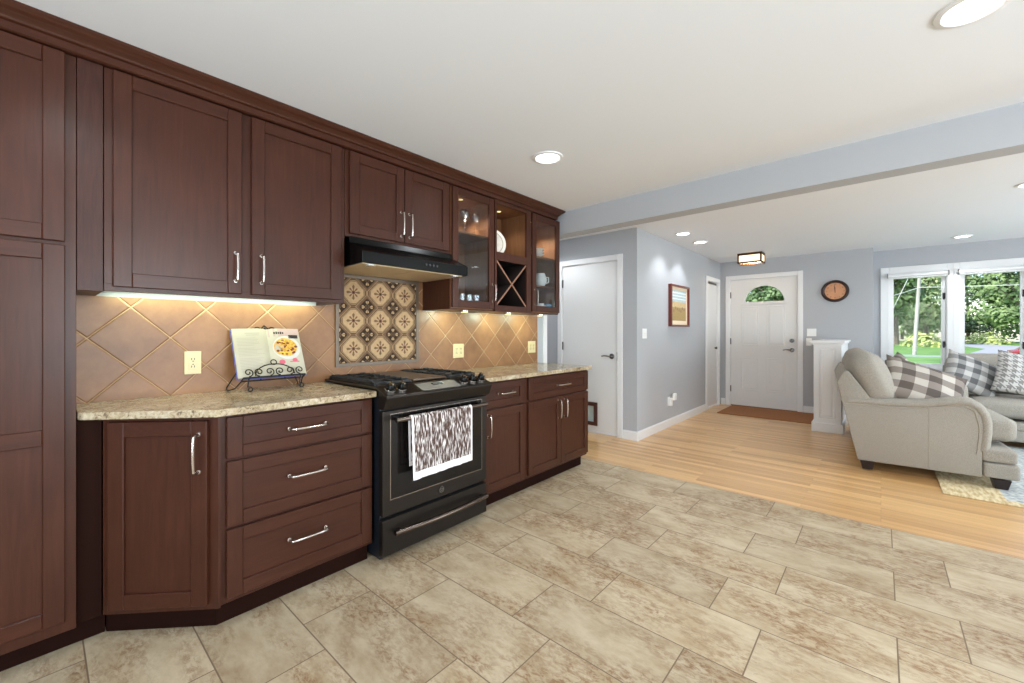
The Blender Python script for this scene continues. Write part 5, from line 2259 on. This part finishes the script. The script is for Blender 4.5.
# utility pole and wires
t = thing('utility_pole', (3.2, 71, ZG), 'pale leaning utility pole seen through the left window', 'utility pole')
MB().tube([(3.05, 71, ZG), (4.0, 71, 18)], [.19, .15], 14).build('shaft', POLE, t, smooth=40)
MB().box(2.2, 5.6, 70.42, 70.62, 16.2, 16.5).build('crossarm', POLE, t)
MB().tube([(3.5, 70.9, 10.5), (-1.0, 70.7, ZG)], .03, 6).build('guy_wire', WIRE, t)
t = thing('utility_pole', (-11.5, 117, ZG), 'second utility pole far behind the pale leaning one', 'utility pole')
MB().tube([(-11.5, 117, ZG), (-11.5, 117, 17)], [.26, .2], 14).build('shaft', POLE, t, smooth=40)
MB().box(-12.7, -10.3, 116.6, 116.7, 15.6, 15.9).build('crossarm', POLE, t)
for z, sag, lab in ((6.6, .8, 'lowest overhead wire outside'), (9.0, .6, 'second overhead wire outside'), (10.0, .6, 'third overhead wire outside'), (13.2, .9, 'fourth overhead wire outside')):
    P = []
    for i in range(13):
        f = 1 - i / 12
        P.append((3.5 - 14.8 * f, 70.3 + 46.0 * f, z - sag * 4 * f * (1 - f)))
    for i in range(1, 13):
        f = i / 12
        P.append((3.5 + 57 * f, 70.3, z - sag * 4 * f * (1 - f) + f * .8))
    o = MB().tube(P, .035, 6).build('overhead_wire', WIRE, loc=(3.5, 70.3, z))
    tag(o, lab, 'wire', 'overhead wires outside the windows')

# car on the road
t = thing('car', (12.3, 68, ZG), 'small red car parked outside, at the right window edge', 'car')
CX, CY, CZ = 10.6, 70.5, ZG + .02
prof = [(0, .35), (.05, .75), (.6, .85), (1.15, 1.35), (2.5, 1.38), (3.2, .92), (4.0, .82), (4.15, .55), (4.1, .3), (.1, .28)]
MB().prism([(CX + x, CZ + z) for x, z in prof], CY, CY + 1.7, ET, bev=.05, seg=2).build('bodywork', CARRED, t, smooth=40)
MB().prism([(CX + .85, CZ + .92), (CX + 1.25, CZ + 1.28), (CX + 2.42, CZ + 1.30), (CX + 2.95, CZ + .94)], CY - .01, CY + 1.71, ET).build('side_windows', CARGL, t)
for x in (.85, 3.25):
    for y in (CY - .02, CY + 1.55):
        MB().tube([(CX + x, y, CZ + .31), (CX + x, y + .18, CZ + .31)], .31, 18).build('wheel', RUBBER, t, smooth=40)


def tree(x, y, h, cr, mat, label, seed, trunk_r=.3, low=.22, nleaf=1500, q=.8):
    r = random.Random(seed)
    t = thing('tree', (x, y, ZG), label, 'tree', 'trees beyond the lawn')
    P = [(x, y, ZG), (x + r.uniform(-.2, .2), y, ZG + h * .2), (x + r.uniform(-.5, .5), y, ZG + h * .45), (x + r.uniform(-.6, .6), y, ZG + h * .75)]
    m = MB()
    m.tube(P, [trunk_r, trunk_r * .85, trunk_r * .6, trunk_r * .25], 10)
    for k in range(5):
        a = r.uniform(0, 2 * PI)
        z = ZG + h * r.uniform(.25, .5)
        m.tube([(P[1][0], y, z), (P[1][0] + cr * .35 * math.cos(a), y + cr * .35 * math.sin(a), z + h * .12), (P[1][0] + cr * .7 * math.cos(a), y + cr * .7 * math.sin(a), z + h * .2)], [trunk_r * .45, trunk_r * .3, trunk_r * .1], 8)
    m.build('trunk', BARK, t, smooth=50)
    bm2 = bmesh.new()
    lobes = []
    for k in range(16):
        a = r.uniform(0, 2 * PI)
        zz = r.uniform(low, 1)
        rad = cr * .72 * math.sqrt(max(.05, 1 - ((zz - .55) / .55) ** 2)) * r.uniform(.3, 1)
        lobes.append((Vector((x + rad * math.cos(a), y + rad * math.sin(a), ZG + h * zz)), cr * r.uniform(.28, .5)))
    for k in range(nleaf):
        c, lr = lobes[k % len(lobes)]
        d = Vector((r.gauss(0, 1), r.gauss(0, 1), r.gauss(0, 1))).normalized() * lr * r.uniform(.55, 1.05)
        d.z *= .75
        p = c + d
        nrm = (d.normalized() + Vector((r.uniform(-.7, .7), r.uniform(-.7, .7), r.uniform(-.2, .9)))).normalized()
        ux = nrm.orthogonal().normalized()
        uy = nrm.cross(ux)
        th = r.uniform(0, PI)
        ax = (ux * math.cos(th) + uy * math.sin(th)) * q * r.uniform(.35, .7)
        ay = (uy * math.cos(th) - ux * math.sin(th)) * q * r.uniform(.25, .5)
        bm2.faces.new([bm2.verts.new(p + ax), bm2.verts.new(p + ay + ax * .2), bm2.verts.new(p - ax), bm2.verts.new(p - ay - ax * .2)])
    m = MB()
    m._take(bm2, 0)
    m.build('crown', mat, t)
    return t


TR = [(-40, 132, 27, 12, 1, 'broad green tree far left beyond the lawn'),
      (-20, 124, 26, 9, 0, 'deep green tree seen through the door fan window'),
      (-9, 152, 28, 10, 2, 'pale green tree just left of the pole'),
      (2.6, 128, 26, 9, 1, 'pale trunked tree in the left window'),
      (10, 176, 32, 12, 2, 'pale tree behind the pale trunked tree'),
      (26.5, 160, 30, 11, 1, 'green tree beside the curving road'),
      (36, 118, 24, 9, 0, 'dark spreading tree in the right window'),
      (48, 142, 28, 11, 1, 'green tree right of the dark spreading tree'),
      (68, 150, 28, 12, 2, 'pale tree at the far right beyond the lawn'),
      (-66, 150, 28, 13, 0, 'dark tree at the far left edge of the lawn'),
      (-26, 178, 34, 15, 1, 'tall green tree behind the fan window tree'),
      (34, 182, 36, 14, 1, 'tallest green tree behind the right window trees'),
      (64, 190, 36, 14, 0, 'tall dark tree at the rear far right'),
      (6, 215, 38, 16, 0, 'tall dark tree far behind the utility pole'),
      (-54, 205, 36, 16, 2, 'tall pale tree at the rear far left'),
      (26, 245, 40, 14, 0, 'tall deep tree behind the road bend')]
for i, (x, y, h, cr, k, lab) in enumerate(TR):
    tree(x, y, h, cr, LEAF[k], lab, 11 + i, trunk_r=.6, low=.10 if i not in (3, 5, 6) else .22, nleaf=6500, q=.95)


def shrub(x, y, r_, h, seed, label, mat):
    r = random.Random(seed)
    t = thing('shrub', (x, y, ZG), label, 'shrub', 'shrubs along the tree line')
    bm2 = bmesh.new()
    for k in range(420):
        d = Vector((r.gauss(0, 1), r.gauss(0, 1), abs(r.gauss(0, 1)))).normalized()
        p = Vector((x, y, ZG)) + Vector((d.x * r_, d.y * r_, d.z * h)) * r.uniform(.6, 1.02)
        nrm = (d + Vector((r.uniform(-.5, .5), r.uniform(-.5, .5), r.uniform(0, .8)))).normalized()
        ux = nrm.orthogonal().normalized()
        uy = nrm.cross(ux)
        s_ = r.uniform(.25, .5)
        bm2.faces.new([bm2.verts.new(p + ux * s_), bm2.verts.new(p + uy * s_ * .7), bm2.verts.new(p - ux * s_), bm2.verts.new(p - uy * s_ * .7)])
    m = MB()
    m._take(bm2, 0)
    m.build('foliage', mat, t)
    m = MB()
    for k in range(3):
        m.tube([(x, y, ZG), (x + r.uniform(-.4, .4) * r_, y + r.uniform(-.4, .4) * r_, ZG + h * .8)], [.06, .02], 6)
    m.build('stem', BARK, t)


for i, (x, y, r_, h, k, lab) in enumerate(((-4, 116, 4, 3.4, 1, 'green shrub near the pale trunked tree'), (6.4, 112, 3.6, 2.8, 2, 'pale yellow-green shrub in the left window'), (18.0, 146, 4.6, 3.0, 2, 'pale shrub left of the right window trees'), (30.5, 140, 4.4, 3.8, 1, 'rounded green shrub in the right window'), (24.6, 131, 3.4, 3.0, 2, 'yellow-green shrub above the red car'), (-14, 112, 4.4, 3.4, 1, 'green shrub far left of the lawn'))):
    shrub(x, y, r_, h, 200 + i, lab, SHRUBL if k == 2 else LEAF[1])
